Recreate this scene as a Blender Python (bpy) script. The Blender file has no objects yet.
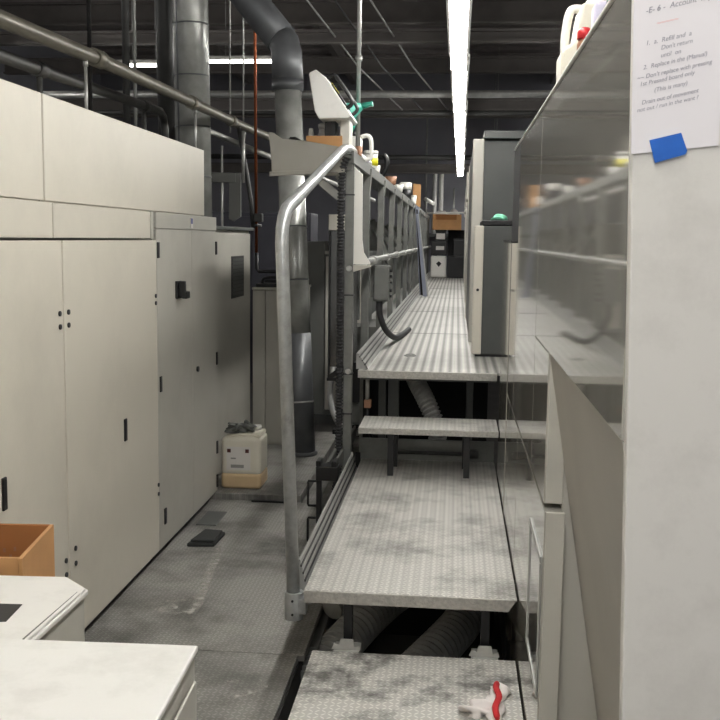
import bpy, bmesh, math, random
from mathutils import Vector, Matrix
random.seed(7)
S = bpy.context.scene
COL = S.collection

# ------------------------------------------------------------------ materials
def lin(c):
    return c/12.92 if c <= 0.04045 else ((c+0.055)/1.055)**2.4
def rgb(r, g, b):
    return (lin(r/255), lin(g/255), lin(b/255), 1)
MATS = {}
def mat(name, col, rough=0.5, metal=0.0, noise=0.12, nscale=6.0, bump=0.0, bscale=60.0, coat=0.0, spec=0.5,
        emit=None, estr=0.0, trans=0.0, dirt=None, dscale=2.0, damount=0.4):
    m = bpy.data.materials.new(name); m.use_nodes = True
    nt = m.node_tree; N = nt.nodes; L = nt.links
    b = N['Principled BSDF']
    b.inputs['Roughness'].default_value = rough
    b.inputs['Metallic'].default_value = metal
    b.inputs['Specular IOR Level'].default_value = spec
    b.inputs['Coat Weight'].default_value = coat
    b.inputs['Coat Roughness'].default_value = 0.06
    if trans: b.inputs['Transmission Weight'].default_value = trans
    tc = N.new('ShaderNodeTexCoord')
    nz = N.new('ShaderNodeTexNoise'); nz.inputs['Scale'].default_value = nscale; nz.inputs['Detail'].default_value = 5
    L.new(tc.outputs['Object'], nz.inputs['Vector'])
    rp = N.new('ShaderNodeValToRGB')
    a = tuple(max(0, x*(1-noise)) for x in col[:3])+(1,)
    c = tuple(min(1, x*(1+noise)) for x in col[:3])+(1,)
    rp.color_ramp.elements[0].color = a; rp.color_ramp.elements[1].color = c
    rp.color_ramp.elements[0].position = .3; rp.color_ramp.elements[1].position = .7
    L.new(nz.outputs['Fac'], rp.inputs['Fac'])
    out = rp.outputs['Color']
    if dirt:
        n2 = N.new('ShaderNodeTexNoise'); n2.inputs['Scale'].default_value = dscale; n2.inputs['Detail'].default_value = 8
        n2.inputs['Roughness'].default_value = .7
        L.new(tc.outputs['Object'], n2.inputs['Vector'])
        r2 = N.new('ShaderNodeValToRGB')
        r2.color_ramp.elements[0].position = .48; r2.color_ramp.elements[1].position = .68
        r2.color_ramp.elements[0].color = (0, 0, 0, 1); r2.color_ramp.elements[1].color = (damount,)*3+(1,)
        L.new(n2.outputs['Fac'], r2.inputs['Fac'])
        mx = N.new('ShaderNodeMixRGB'); mx.inputs['Color2'].default_value = dirt
        L.new(r2.outputs['Color'], mx.inputs['Fac']); L.new(out, mx.inputs['Color1'])
        out = mx.outputs['Color']
    L.new(out, b.inputs['Base Color'])
    if bump:
        n3 = N.new('ShaderNodeTexNoise'); n3.inputs['Scale'].default_value = bscale; n3.inputs['Detail'].default_value = 4
        L.new(tc.outputs['Object'], n3.inputs['Vector'])
        bp = N.new('ShaderNodeBump'); bp.inputs['Strength'].default_value = bump; bp.inputs['Distance'].default_value = .01
        L.new(n3.outputs['Fac'], bp.inputs['Height']); L.new(bp.outputs['Normal'], b.inputs['Normal'])
    if emit:
        b.inputs['Emission Color'].default_value = emit; b.inputs['Emission Strength'].default_value = estr
    MATS[name] = m
    return m

def tread_mat(name, col, rough=.42, metal=.55, cell=.022, dirt=rgb(70, 66, 60), damount=.75, dscale=1.6, bump=.55, hi=1.22, stripe=0, samt=0, dpos=(.46, .72), white=0.0, spec=.5):
    """diamond tread plate: short raised bars alternating +45 / -45 degrees on a square grid"""
    m = bpy.data.materials.new(name); m.use_nodes = True
    nt = m.node_tree; N = nt.nodes; L = nt.links
    b = N['Principled BSDF']; b.inputs['Metallic'].default_value = metal; b.inputs['Specular IOR Level'].default_value = spec
    tc = N.new('ShaderNodeTexCoord')
    sp = N.new('ShaderNodeSeparateXYZ'); L.new(tc.outputs['Object'], sp.inputs[0])
    def M(op, a, c=None, clamp=False):
        n = N.new('ShaderNodeMath'); n.operation = op; n.use_clamp = clamp
        for i, v in enumerate((a, c)):
            if v is None: continue
            if isinstance(v, (int, float)): n.inputs[i].default_value = v
            else: L.new(v, n.inputs[i])
        return n.outputs[0]
    u = M('DIVIDE', sp.outputs['X'], cell); v = M('DIVIDE', sp.outputs['Y'], cell)
    fu = M('SUBTRACT', M('FRACT', u), .5); fv = M('SUBTRACT', M('FRACT', v), .5)
    par = M('MODULO', M('ABSOLUTE', M('ADD', M('FLOOR', u), M('FLOOR', v))), 2)
    sgn = M('SUBTRACT', M('MULTIPLY', par, 2), 1)
    w = M('MULTIPLY', fv, sgn)
    p = M('ADD', fu, w); q = M('SUBTRACT', fu, w)
    d = M('ADD', M('POWER', M('DIVIDE', p, .78), 2), M('POWER', M('DIVIDE', q, .24), 2))
    h = M('MULTIPLY', M('SUBTRACT', 1.0, d), 2.0, True)
    n2 = N.new('ShaderNodeTexNoise'); n2.inputs['Scale'].default_value = dscale; n2.inputs['Detail'].default_value = 9; n2.inputs['Roughness'].default_value = .65
    L.new(tc.outputs['Object'], n2.inputs['Vector'])
    r2 = N.new('ShaderNodeValToRGB'); r2.color_ramp.elements[0].position = dpos[0]; r2.color_ramp.elements[1].position = dpos[1]
    r2.color_ramp.elements[0].color = (0, 0, 0, 1); r2.color_ramp.elements[1].color = (damount,)*3+(1,)
    L.new(n2.outputs['Fac'], r2.inputs['Fac'])
    mx = N.new('ShaderNodeMixRGB'); mx.inputs['Color1'].default_value = tuple(x*.86 for x in col[:3])+(1,)
    mx.inputs['Color2'].default_value = tuple(min(1, x*hi) for x in col[:3])+(1,)
    L.new(h, mx.inputs['Fac'])
    if stripe:      # rows of bars worn bright, dirt lying between the rows
        sw = M('MULTIPLY', M('ADD', M('SINE', M('MULTIPLY', sp.outputs['X'], 2*math.pi/stripe)), 1), .5)
        st = N.new('ShaderNodeMixRGB'); st.blend_type = 'MULTIPLY'; st.inputs['Color2'].default_value = (1-samt,)*3+(1,)
        L.new(M('POWER', sw, 1.5), st.inputs['Fac']); L.new(mx.outputs['Color'], st.inputs['Color1']); mx = st
    m2 = N.new('ShaderNodeMixRGB'); m2.inputs['Color2'].default_value = dirt
    L.new(r2.outputs['Color'], m2.inputs['Fac']); L.new(mx.outputs['Color'], m2.inputs['Color1'])
    out = m2.outputs['Color']
    if white:   # scattered spills of white powder
        n4 = N.new('ShaderNodeTexNoise'); n4.inputs['Scale'].default_value = 1.3; n4.inputs['Detail'].default_value = 6
        L.new(tc.outputs['Object'], n4.inputs['Vector'])
        r4 = N.new('ShaderNodeValToRGB'); r4.color_ramp.elements[0].position = .66; r4.color_ramp.elements[1].position = .75
        r4.color_ramp.elements[0].color = (0, 0, 0, 1); r4.color_ramp.elements[1].color = (white,)*3+(1,)
        L.new(n4.outputs['Fac'], r4.inputs['Fac'])
        m4 = N.new('ShaderNodeMixRGB'); m4.inputs['Color2'].default_value = rgb(215, 212, 205)
        L.new(r4.outputs['Color'], m4.inputs['Fac']); L.new(out, m4.inputs['Color1']); out = m4.outputs['Color']
    L.new(out, b.inputs['Base Color'])
    rr = N.new('ShaderNodeMapRange'); rr.inputs['To Min'].default_value = rough; rr.inputs['To Max'].default_value = rough+.3
    L.new(n2.outputs['Fac'], rr.inputs['Value']); L.new(rr.outputs[0], b.inputs['Roughness'])
    bp = N.new('ShaderNodeBump'); bp.inputs['Strength'].default_value = bump; bp.inputs['Distance'].default_value = .003
    L.new(h, bp.inputs['Height']); L.new(bp.outputs['Normal'], b.inputs['Normal'])
    MATS[name] = m
    return m

CREAM = mat('cream_paint', rgb(217, 211, 197), .42, noise=.03, nscale=1.5, dirt=rgb(150, 146, 135), damount=.16, dscale=1.2)
CREAM2 = mat('cream_grey_paint', rgb(192, 189, 179), .45, noise=.04, nscale=1.5, dirt=rgb(130, 128, 120), damount=.2, dscale=1.2)
WHITE = mat('white_paint', rgb(238, 236, 231), .4, noise=.02, nscale=2, dirt=rgb(170, 166, 156), damount=.25, dscale=5)
ENDP = mat('off_white_panel', rgb(224, 221, 214), .45, noise=.02, nscale=2, dirt=rgb(170, 166, 158), damount=.3, dscale=4)
GLOSS = mat('glossy_grey_paint', rgb(172, 169, 160), .05, metal=.12, noise=.03, nscale=3, coat=.5, spec=.8)
GLOSSD = mat('glossy_inset_dark_reflection', rgb(120, 118, 114), .06, noise=.03, coat=.5, spec=.8)  # darker base colour stands in for the reflected dark under the platform
SLOPE = mat('matt_grey_paint', rgb(178, 174, 166), .55, noise=.05, nscale=3)
GREYM = mat('grey_machine_paint', rgb(104, 105, 101), .45, noise=.06)
DGREY = mat('dark_grey_paint', rgb(78, 80, 78), .45, noise=.08)
STEELP = mat('grey_steel_post', rgb(118, 119, 115), .45, metal=.2, noise=.08, dirt=rgb(60, 60, 58), damount=.3, dscale=8)
GALV = mat('galvanised_steel', rgb(176, 176, 172), .35, metal=.45, noise=.15, nscale=12)
DUCTM = mat('galvanised_duct', rgb(172, 173, 168), .27, metal=.3, noise=.22, nscale=7, bump=.12, bscale=14)
DDUCT = mat('dark_duct', rgb(104, 106, 108), .38, metal=.35, noise=.15, nscale=7)
ALU = mat('ribbed_aluminium', rgb(180, 180, 176), .4, metal=.4, noise=.1, nscale=20)
RAILM = mat('brushed_steel_tube', rgb(168, 170, 169), .34, metal=.4, noise=.12, nscale=30, dirt=rgb(90, 90, 88), damount=.3, dscale=20)
PIPE = mat('grimy_pipe', rgb(108, 104, 93), .4, metal=.4, noise=.15, nscale=10)
DPIPE = mat('dark_pipe', rgb(70, 70, 68), .45, metal=.3, noise=.15)
COPPER = mat('copper_pipe', rgb(150, 84, 52), .4, metal=.8, noise=.2)
BLACK = mat('black_plastic', rgb(26, 26, 27), .42, noise=.1)
BLACKM = mat('black_metal', rgb(34, 34, 35), .4, metal=.3, noise=.1)
RUBBER = mat('black_rubber', rgb(46, 46, 48), .6, noise=.15)
HOSE = mat('grey_corrugated_hose', rgb(150, 150, 147), .55, noise=.15, nscale=20)
HOSEL = mat('light_grey_hose', rgb(150, 150, 148), .5, noise=.1)
TREAD = tread_mat('tread_plate', rgb(196, 194, 188), rough=.42, metal=.4, stripe=.046, samt=.13, damount=.55, dscale=2.6, dpos=(.48, .66))
TREADU = tread_mat('tread_plate_upper', rgb(188, 186, 180), rough=.42, metal=.4, damount=.35, dscale=1.0, stripe=.056, samt=.62)
TREADB = tread_mat('tread_plate_worn', rgb(204, 202, 196), rough=.5, metal=.3, dirt=rgb(62, 60, 56), damount=.8, dscale=4.2, dpos=(.47, .62))
TREADF = tread_mat('floor_tread_plate', rgb(158, 156, 151), rough=.5, metal=.25, dirt=rgb(66, 64, 60), damount=.8, dscale=1.5, dpos=(.44, .66), bump=.5, white=.55)
COLM = mat('dark_gloss_sheet', rgb(84, 85, 85), .18, noise=.06)
TRAYM = mat('warm_grey_sheet', rgb(142, 139, 131), .5, noise=.05)
LIP = mat('tread_lip', rgb(182, 180, 174), .45, metal=.5, noise=.16, nscale=70, bump=.4, bscale=90)
CONC = mat('dark_concrete', rgb(62, 60, 57), .8, noise=.25, nscale=3)
WALLM = mat('dark_wall', rgb(138, 138, 144), .8, noise=.1, nscale=.6)
CEILM = mat('dark_ceiling_deck', rgb(150, 143, 140), .85, noise=.2, nscale=1.5)
BEAMM = mat('dusty_beam', rgb(112, 107, 103), .7, noise=.15, nscale=3)
CARD = mat('cardboard', rgb(194, 146, 96), .8, noise=.07, nscale=9, bump=.05, bscale=40)
CARDIN = mat('cardboard_dark', rgb(160, 108, 62), .85, noise=.08, nscale=9)
PAPER = mat('paper', rgb(236, 232, 234), .7, noise=.01)
TAPE = mat('blue_tape', rgb(20, 96, 190), .55, noise=.06, nscale=40)
INK = mat('pencil_ink', rgb(150, 148, 158), .8, noise=.05)
PINK = mat('pink_ink', rgb(240, 180, 175), .8, noise=.05)
HDPE = mat('milky_plastic', rgb(226, 220, 204), .4, noise=.03, trans=.0)
HDPEW = mat('white_plastic', rgb(235, 233, 226), .35, noise=.02)
LIQ = mat('amber_liquid', rgb(206, 180, 142), .35, noise=.04)
LABELW = mat('label_white', rgb(226, 222, 216), .6, noise=.02)
LABELG = mat('label_grey', rgb(150, 148, 144), .6, noise=.02)
DRED = mat('dark_red_mark', rgb(84, 38, 32), .6, noise=.05)
RED = mat('red_plastic', rgb(196, 40, 44), .4, noise=.05)
REDC = mat('red_cloth', rgb(190, 36, 40), .8, noise=.1)
YELLOW = mat('yellow_label', rgb(224, 214, 40), .5, noise=.04)
TEAL = mat('teal_plastic', rgb(62, 158, 138), .35, noise=.04)
MINT = mat('mint_cloth', rgb(120, 196, 164), .8, noise=.1)
GREEN = mat('dark_green', rgb(30, 92, 66), .5, noise=.05)
LILAC = mat('lilac_plastic', rgb(206, 200, 220), .4, noise=.05)
BROWN = mat('brown_cup', rgb(150, 110, 84), .6, noise=.08)
CLOTHW = mat('white_cloth', rgb(236, 230, 226), .85, noise=.05, bump=.2, bscale=50)
CLOTHG = mat('grey_cloth', rgb(104, 106, 102), .9, noise=.5, nscale=22, bump=.3, bscale=40)
CLOTHD = mat('charcoal_cloth', rgb(46, 48, 47), .9, noise=.15, bump=.2, bscale=60)
BLUEG = mat('blue_grey_panel', rgb(150, 155, 172), .35, metal=.3, noise=.08)
BLUESTK = mat('blue_sticker', rgb(80, 90, 150), .5, noise=.03)
BWALL = mat('blue_black_panel', rgb(58, 58, 66), .6, noise=.08)
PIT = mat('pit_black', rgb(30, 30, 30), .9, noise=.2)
POWDER = bpy.data.materials.new('pale_powder'); POWDER.use_nodes = True
_n = POWDER.node_tree.nodes; _l = POWDER.node_tree.links; _b = _n['Principled BSDF']; _b.inputs['Base Color'].default_value = rgb(222, 218, 210); _b.inputs['Roughness'].default_value = .9
_t = _n.new('ShaderNodeTexCoord'); _z = _n.new('ShaderNodeTexNoise'); _z.inputs['Scale'].default_value = 22; _z.inputs['Detail'].default_value = 6
_r = _n.new('ShaderNodeValToRGB'); _r.color_ramp.elements[0].position = .36; _r.color_ramp.elements[1].position = .68; _r.color_ramp.elements[0].color = (0, 0, 0, 1); _r.color_ramp.elements[1].color = (.6, .6, .6, 1)
_l.new(_t.outputs['Object'], _z.inputs['Vector']); _l.new(_z.outputs['Fac'], _r.inputs['Fac']); _l.new(_r.outputs['Color'], _b.inputs['Alpha'])
LAMP = mat('tube_glow', (1, 1, 1, 1), .5, noise=0, emit=(1, .985, .95, 1), estr=37)
LAMPF = mat('far_tube_glow', (1, 1, 1, 1), .5, noise=0, emit=(1, .985, .95, 1), estr=10)

# ------------------------------------------------------------------ geometry helpers
class MB:
    def __init__(s): s.bm = bmesh.new()
    def box(s, x0, x1, y0, y1, z0, z1, rot=None):
        vs = [s.bm.verts.new((x, y, z)) for x in (x0, x1) for y in (y0, y1) for z in (z0, z1)]
        for f in ((0, 1, 3, 2), (4, 6, 7, 5), (0, 4, 5, 1), (2, 3, 7, 6), (0, 2, 6, 4), (1, 5, 7, 3)):
            s.bm.faces.new([vs[i] for i in f])
        if rot:
            ang, ax, piv = rot
            bmesh.ops.rotate(s.bm, verts=vs, cent=piv, matrix=Matrix.Rotation(ang, 3, ax))
        return s
    def prism(s, poly, axis, a, b):
        """poly: 2-D points; axis 'x': (y,z), 'y': (x,z), 'z': (x,y)"""
        def P(p, t):
            return {'x': (t, p[0], p[1]), 'y': (p[0], t, p[1]), 'z': (p[0], p[1], t)}[axis]
        A = [s.bm.verts.new(P(p, a)) for p in poly]; B = [s.bm.verts.new(P(p, b)) for p in poly]
        n = len(poly)
        s.bm.faces.new(A); s.bm.faces.new(B[::-1])
        for i in range(n):
            s.bm.faces.new((A[i], B[i], B[(i+1) % n], A[(i+1) % n]))
        return s
    def bar(s, p, q, w, h=None):
        """square bar between two points"""
        h = h or w
        p = Vector(p); q = Vector(q); d = (q-p).normalized()
        r = d.cross(Vector((0, 0, 1)))
        r = Vector((1, 0, 0)) if r.length < 1e-3 else r.normalized()
        u = r.cross(d).normalized()
        A = [s.bm.verts.new(p+r*a*w/2+u*b*h/2) for a, b in ((-1, -1), (1, -1), (1, 1), (-1, 1))]
        B = [s.bm.verts.new(q+r*a*w/2+u*b*h/2) for a, b in ((-1, -1), (1, -1), (1, 1), (-1, 1))]
        s.bm.faces.new(A[::-1]); s.bm.faces.new(B)
        for i in range(4): s.bm.faces.new((A[i], A[(i+1) % 4], B[(i+1) % 4], B[i]))
        return s
    def tube(s, pts, r, seg=14, cap=True):
        pts = [Vector(p) for p in pts]
        rs = r if isinstance(r, (list, tuple)) else [r]*len(pts)
        rings = []; ref = None
        for i, p in enumerate(pts):
            t = (pts[min(i+1, len(pts)-1)]-pts[max(i-1, 0)]).normalized()
            if ref is None:
                ref = t.cross(Vector((0, 0, 1)) if abs(t.z) < .9 else Vector((0, 1, 0))).normalized()
            ref = (ref-t*ref.dot(t)).normalized(); b = t.cross(ref)
            rings.append([s.bm.verts.new(p+(ref*math.cos(a)+b*math.sin(a))*rs[i]) for a in [2*math.pi*k/seg for k in range(seg)]])
        for A, B in zip(rings, rings[1:]):
            for k in range(seg):
                f = s.bm.faces.new((A[k], A[(k+1) % seg], B[(k+1) % seg], B[k])); f.smooth = True
        if cap:
            s.bm.faces.new(rings[0][::-1]); s.bm.faces.new(rings[-1])
        return s
    def lathe(s, prof, c, seg=20, sx=1, sy=1, smooth=True):
        """prof [(r,z)...] about the vertical through c=(x,y,z0)"""
        rings = []
        for r, z in prof:
            rings.append([s.bm.verts.new((c[0]+sx*r*math.cos(2*math.pi*k/seg), c[1]+sy*r*math.sin(2*math.pi*k/seg), c[2]+z)) for k in range(seg)])
        for A, B in zip(rings, rings[1:]):
            for k in range(seg):
                f = s.bm.faces.new((A[k], A[(k+1) % seg], B[(k+1) % seg], B[k])); f.smooth = smooth
        s.bm.faces.new(rings[0][::-1]); s.bm.faces.new(rings[-1])
        return s
    def crumple(s, c, rx, ry, rz, amp=.35, seed=0, base=None):
        rnd = random.Random(seed)
        g = bmesh.ops.create_icosphere(s.bm, subdivisions=3, radius=1)
        ph = [(rnd.uniform(2, 6), rnd.uniform(2, 6), rnd.uniform(2, 6), rnd.uniform(0, 6)) for _ in range(5)]
        for v in g['verts']:
            n = v.co.copy(); k = 1
            for a, b_, d, e in ph: k += amp*.4*math.sin(a*n.x+b_*n.y*1.3+d*n.z+e)
            v.co = Vector((c[0]+n.x*k*rx, c[1]+n.y*k*ry, c[2]+n.z*k*rz))
            if base is not None and v.co.z < base: v.co.z = base
        for f in s.bm.faces: f.smooth = True
        return s
    def vcyl(s, x, y, z0, z1, r, seg=18):
        return s.tube([(x, y, z0), (x, y, z1)], r, seg)
    def ycyl(s, x, z, y0, y1, r, seg=14):
        return s.tube([(x, y0, z), (x, y1, z)], r, seg)
    def xcyl(s, y, z, x0, x1, r, seg=14):
        return s.tube([(x0, y, z), (x1, y, z)], r, seg)

def arc(c, r, a0, a1, n, plane):
    """points on an arc; plane = (e1, e2) unit vectors"""
    e1, e2 = Vector(plane[0]), Vector(plane[1]); c = Vector(c)
    return [tuple(c+(e1*math.cos(a0+(a1-a0)*i/n)+e2*math.sin(a0+(a1-a0)*i/n))*r) for i in range(n+1)]

def smooth_path(pts, n=8):
    """Catmull-Rom through pts"""
    P = [Vector(p) for p in pts]; P = [P[0]*2-P[1]]+P+[P[-1]*2-P[-2]]
    out = []
    for i in range(1, len(P)-2):
        for k in range(n):
            t = k/n; a, b, c, d = P[i-1], P[i], P[i+1], P[i+2]
            out.append(.5*((2*b)+(c-a)*t+(2*a-5*b+4*c-d)*t*t+(3*b-a-3*c+d)*t**3))
    out.append(P[-2]); return out

def resample(pts, step):
    pts = [Vector(p) for p in pts]; out = [pts[0]]; acc = 0
    for a, b in zip(pts, pts[1:]):
        L = (b-a).length; d = step-acc
        while d <= L:
            out.append(a+(b-a)*(d/L)); d += step
        acc = L-(d-step)
    return out

def corrugated(mb, pts, r, pitch, depth=.12, seg=16):
    P = resample(pts, pitch/4)
    mb.tube(P, [r*(1 if i % 4 < 2 else 1-depth) for i in range(len(P))], seg)
    for f in mb.bm.faces: f.smooth = False
    return mb

OFF = Vector((0, 0, 0))                    # where the assembly being built stands
class T:
    """a thing: an Empty at its base, parts parented to it; all coordinates passed in world space"""
    def __init__(s, name, label, cat, loc, group=None, kind=None):
        o = bpy.data.objects.new(name, None); COL.objects.link(o); o.location = Vector(loc)+OFF; o.empty_display_size = .05
        s.o = o; s.loc = Vector(loc); tag(o, label, cat, group, kind)
    def part(s, name, mb, m, bevel=0, parent=None, label=None, kind=None, seg=2):
        o = mk(name, mb, m, s.loc, bevel, seg)
        o.parent = parent or s.o
        o.location = (0, 0, 0)
        if label: o['label'] = label
        if kind: o['kind'] = kind
        return o

def tag(o, label=None, cat=None, group=None, kind=None):
    if label: o['label'] = label
    if cat: o['category'] = cat
    if group: o['group'] = group
    if kind: o['kind'] = kind
    return o

def mk(name, mb, m, origin=(0, 0, 0), bevel=0, seg=2):
    bmesh.ops.recalc_face_normals(mb.bm, faces=mb.bm.faces)
    bmesh.ops.translate(mb.bm, verts=mb.bm.verts, vec=-Vector(origin))
    me = bpy.data.meshes.new(name); mb.bm.to_mesh(me); mb.bm.free()
    me.materials.append(m)
    o = bpy.data.objects.new(name, me); COL.objects.link(o); o.location = Vector(origin)+OFF
    if bevel:
        md = o.modifiers.new('bevel', 'BEVEL'); md.width = bevel; md.segments = seg; md.limit_method = 'ANGLE'; md.angle_limit = .6
        md.harden_normals = False
    return o

def single(name, mb, m, label, cat, group=None, kind=None, bevel=0, origin=None):
    if origin is None:
        vs = [v.co for v in mb.bm.verts]
        xs = [v.x for v in vs]; ys = [v.y for v in vs]; zs = [v.z for v in vs]
        origin = ((min(xs)+max(xs))/2, (min(ys)+max(ys))/2, min(zs))
    return tag(mk(name, mb, m, origin, bevel), label, cat, group, kind)

def struct(name, mb, m, label=None, cat=None, bevel=0):
    o = mk(name, mb, m, (0, 0, 0), bevel); o['kind'] = 'structure'
    tag(o, label, cat); return o

def copy_thing(root, loc, label=None):
    r = root.copy(); COL.objects.link(r); r.location = loc
    if label: r['label'] = label
    for ch in list(root.children):
        c = ch.copy(); COL.objects.link(c); c.parent = r
        for g in list(ch.children):
            d = g.copy(); COL.objects.link(d); d.parent = c
    return r

def text(name, body, size, mtx, m, parent=None, shear=0.0, extrude=0.0):
    cu = bpy.data.curves.new(name, 'FONT'); cu.body = body; cu.size = size; cu.shear = shear; cu.extrude = extrude
    cu.align_x = 'LEFT'; cu.materials.append(m)
    tmp = bpy.data.objects.new('lettering', cu); COL.objects.link(tmp)
    me = bpy.data.meshes.new_from_object(tmp.evaluated_get(bpy.context.evaluated_depsgraph_get()))
    bpy.data.objects.remove(tmp)
    o = bpy.data.objects.new(name, me); COL.objects.link(o)
    return o

# ------------------------------------------------------------------ the setting
struct('floor', MB().prism([(-9, -.5), (7, -.5), (7, -.42), (-.62, -.42), (-.62, -.03), (-9, -.03)], 'y', -3, 25), CONC)
struct('wall_back', MB().box(-9, 7, 25, 25.2, -.5, 6.2), WALLM)
struct('wall_left', MB().box(-9.2, -9, -3, 25, -.5, 6.2), WALLM)
struct('wall_right', MB().box(7, 7.2, -3, 25, -.5, 3.3), WALLM)  # cut short below the ceiling so world light fills the hall
cm = MB()
cm.box(-9, 7, -3, 25, 6.0, 6.2)
for i in range(40):                       # ribs of the roof deck
    y = -2.5+i*.69; cm.box(-9, 7, y, y+.2, 5.95, 6.0)
struct('ceiling', cm, CEILM)
n = 0
for y, z, h, w in ((8.5, 5.0, .34, .16), (11.2, 4.75, .34, .18), (14.0, 4.40, .17, .16), (15.2, 4.9, .34, .18), (18.0, 4.0, .2, .14), (19.6, 4.9, .3, .16), (22.0, 4.35, .4, .18), (24.0, 3.3, .22, .16)):
    b = MB(); b.box(-9, 7, y-w/2, y+w/2, z, z+.035); b.box(-9, 7, y-w/2, y+w/2, z+h-.035, z+h); b.box(-9, 7, y-.015, y+.015, z+.03, z+h-.03)
    n += 1; struct('trim_%d' % n, b, BEAMM)
for x in (-5.2, -2.6, 2.2):                # purlins along the hall
    n += 1; struct('trim_%d' % n, MB().box(x-.06, x+.06, -3, 25, 5.5, 5.75), BEAMM)

# ------------------------------------------------------------------ floor plates left of the steps
def plate(name, label, x0, x1, y0, y1, z0, z1, m=TREADF):
    single(name, MB().box(x0, x1, y0, y1, z0, z1), m, label, 'floor plate', 'tread plates of the lower walkway', bevel=.004, origin=(0, 0, z0))
plate('floor_plate', 'grey tread plate floor panel beside the bottom step, nearest the white cabinets', -2.2, -.625, 2.1, 4.0, -.03, 0)
plate('floor_plate', 'grimy tread plate floor panel where the dark folded cloth lies beside the cream cabinets', -1.9, -.6, 4.006, 5.32, -.03, 0)
plate('floor_plate', 'worn tread plate floor panel just in front of the slab that carries the jerrycan', -1.9, -.66, 5.326, 6.44, -.03, 0)
plate('floor_plate', 'raised tread plate slab under the milky jerrycan and the round duct foot', -1.72, -1.0, 6.45, 8.7, -.03, .04)
plate('floor_plate', 'narrow tread plate strip between the jerrycan slab and the upper walkway', -.99, -.66, 6.45, 9.0, -.03, -.004)
single('landing_plate', MB().box(-1.5, .25, .3, 2.09, -.04, .0), TREADF, 'tread plate landing at the foot of the steps under the near white cabinet', 'floor plate', bevel=.004)
single('edge_strip', MB().box(-.62, -.565, 4.2, 6.4, -.2, -.045), STEELP, 'grey steel edge strip below the floor plates beside the dark pit', 'steel strip', bevel=.004)
def spill(label, pts, seed):
    rnd = random.Random(seed); b = MB()
    for n_, (x, y, rx, ry, a) in enumerate(pts):
        k = 14; ring = []
        for q in range(k):
            r = 1+rnd.uniform(-.3, .3); u, v = rx*r*math.cos(2*math.pi*q/k), ry*r*math.sin(2*math.pi*q/k)
            ring.append(b.bm.verts.new((x+u*math.cos(a)-v*math.sin(a), y+u*math.sin(a)+v*math.cos(a), .0012+.0008*n_)))
        b.bm.faces.new(ring)
    single('powder_spill', b, POWDER, label, 'spill', kind='stuff', origin=(0, 0, .0012))
spill('long pale powdery scuff on the floor running toward the dark folded cloth', [(-1.21, 4.62, .03, .16, .1), (-1.235, 4.86, .028, .16, .12), (-1.26, 5.1, .024, .16, .1), (-1.29, 5.32, .018, .12, .1)], 3)
spill('small pale powder smudges on the floor nearer the cream cabinets', [(-1.33, 4.46, .05, .05, 0), (-1.3, 4.56, .07, .025, .3), (-1.22, 4.42, .10, .03, .2)], 5)
spill('pale smudge ring on the floor plate left of the bottom step', [(-.78, 3.62, .06, .035, .4), (-.72, 3.7, .02, .05, .2), (-.83, 3.72, .03, .02, 0)], 9)
single('drain_cover', MB().box(-1.545, -1.42, 5.82, 6.12, .0005, .008), DGREY, 'small dark metal plate lying on the floor against the cream cabinets', 'plate', bevel=.002)

# ------------------------------------------------------------------ stepped platforms
XR = .262
def deck(t, x0, x1, y0, y1, z, lip, m, slant=0):
    t.part('deck', MB().box(x0, x1, y0+.006, y1, z-.012, z), m, .003)
    p = [(x0, z-.002), (x1, z-.002), (x1-slant, z-lip), (x0, z-lip)]
    t.part('front_lip', MB().prism(p, 'y', y0, y0+.008), LIP, .002)

t = T('bottom_step', 'worn tread plate lowest step with a crumpled white cloth on it', 'step', (-.13, 2.9, -.42))
deck(t, -.515, .257, 2.12, 3.645, .18, .05, TREADB)
for x in (-.46, .2):
    for y in (2.2, 3.5):
        t.part('leg', MB().box(x-.022, x+.022, y-.022, y+.022, -.42, .168), BLACKM, .003)
t.part('side_rail', MB().box(-.512, -.5, 2.14, 3.63, .1, .168), STEELP); t.part('side_rail', MB().box(.235, .247, 2.14, 3.63, .1, .168), STEELP)

t = T('lower_platform', 'long tread plate platform above the bottom step with two dark legs at its front', 'platform', (-.14, 4.7, -.42))
deck(t, -.552, .258, 3.665, 6.015, .41, .05, TREAD, slant=.03)
t.part('side_rail', MB().box(-.55, -.53, 3.7, 5.8, .34, .398), STEELP)
for x in (-.384, .143):
    lg = t.part('leg', MB().box(x-.017, x+.017, 3.70, 3.735, .185, .4), BLACKM, .002)
    b = MB().prism([(x-.06, .181), (x+.055, .181), (x+.05, .2), (x+.03, .192), (x+.024, .222), (x-.024, .222), (x-.03, .2), (x-.05, .205)], 'y', 3.66, 3.672)
    b.box(x-.05, x+.05, 3.65, 3.74, -.42, .181)
    t.part('foot_bracket', b, ALU, .002, parent=lg, label='light metal foot bracket')
for x in (-.45, .2): t.part('leg', MB().box(x-.022, x+.022, 5.6, 5.644, -.42, .398), BLACKM, .002)
toe = MB()                                 # ribbed edge channel along the left side
prof = [(-.594, .33), (-.594, .485)]
for i in range(5):
    z = .485-i*.03; x = -.594+i*.008
    prof += [(x+.005, z), (x+.008, z-.006), (x+.008, z-.03)]
prof += [(-.553, .33)]
toe.prism(prof, 'y', 3.80, 5.84)
rc = t.part('ribbed_edge_channel', toe, ALU, label='ribbed aluminium edge channel')
for i in range(1, 5):
    z = .485-i*.03; x = -.594+i*.008
    t.part('groove_or_rib_shade', MB().box(x-.001, x+.0045, 3.80, 5.84, z-.0005, z+.009), BLACKM, parent=rc)  # thin black strip paints the shade in each rib's inner corner

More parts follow.
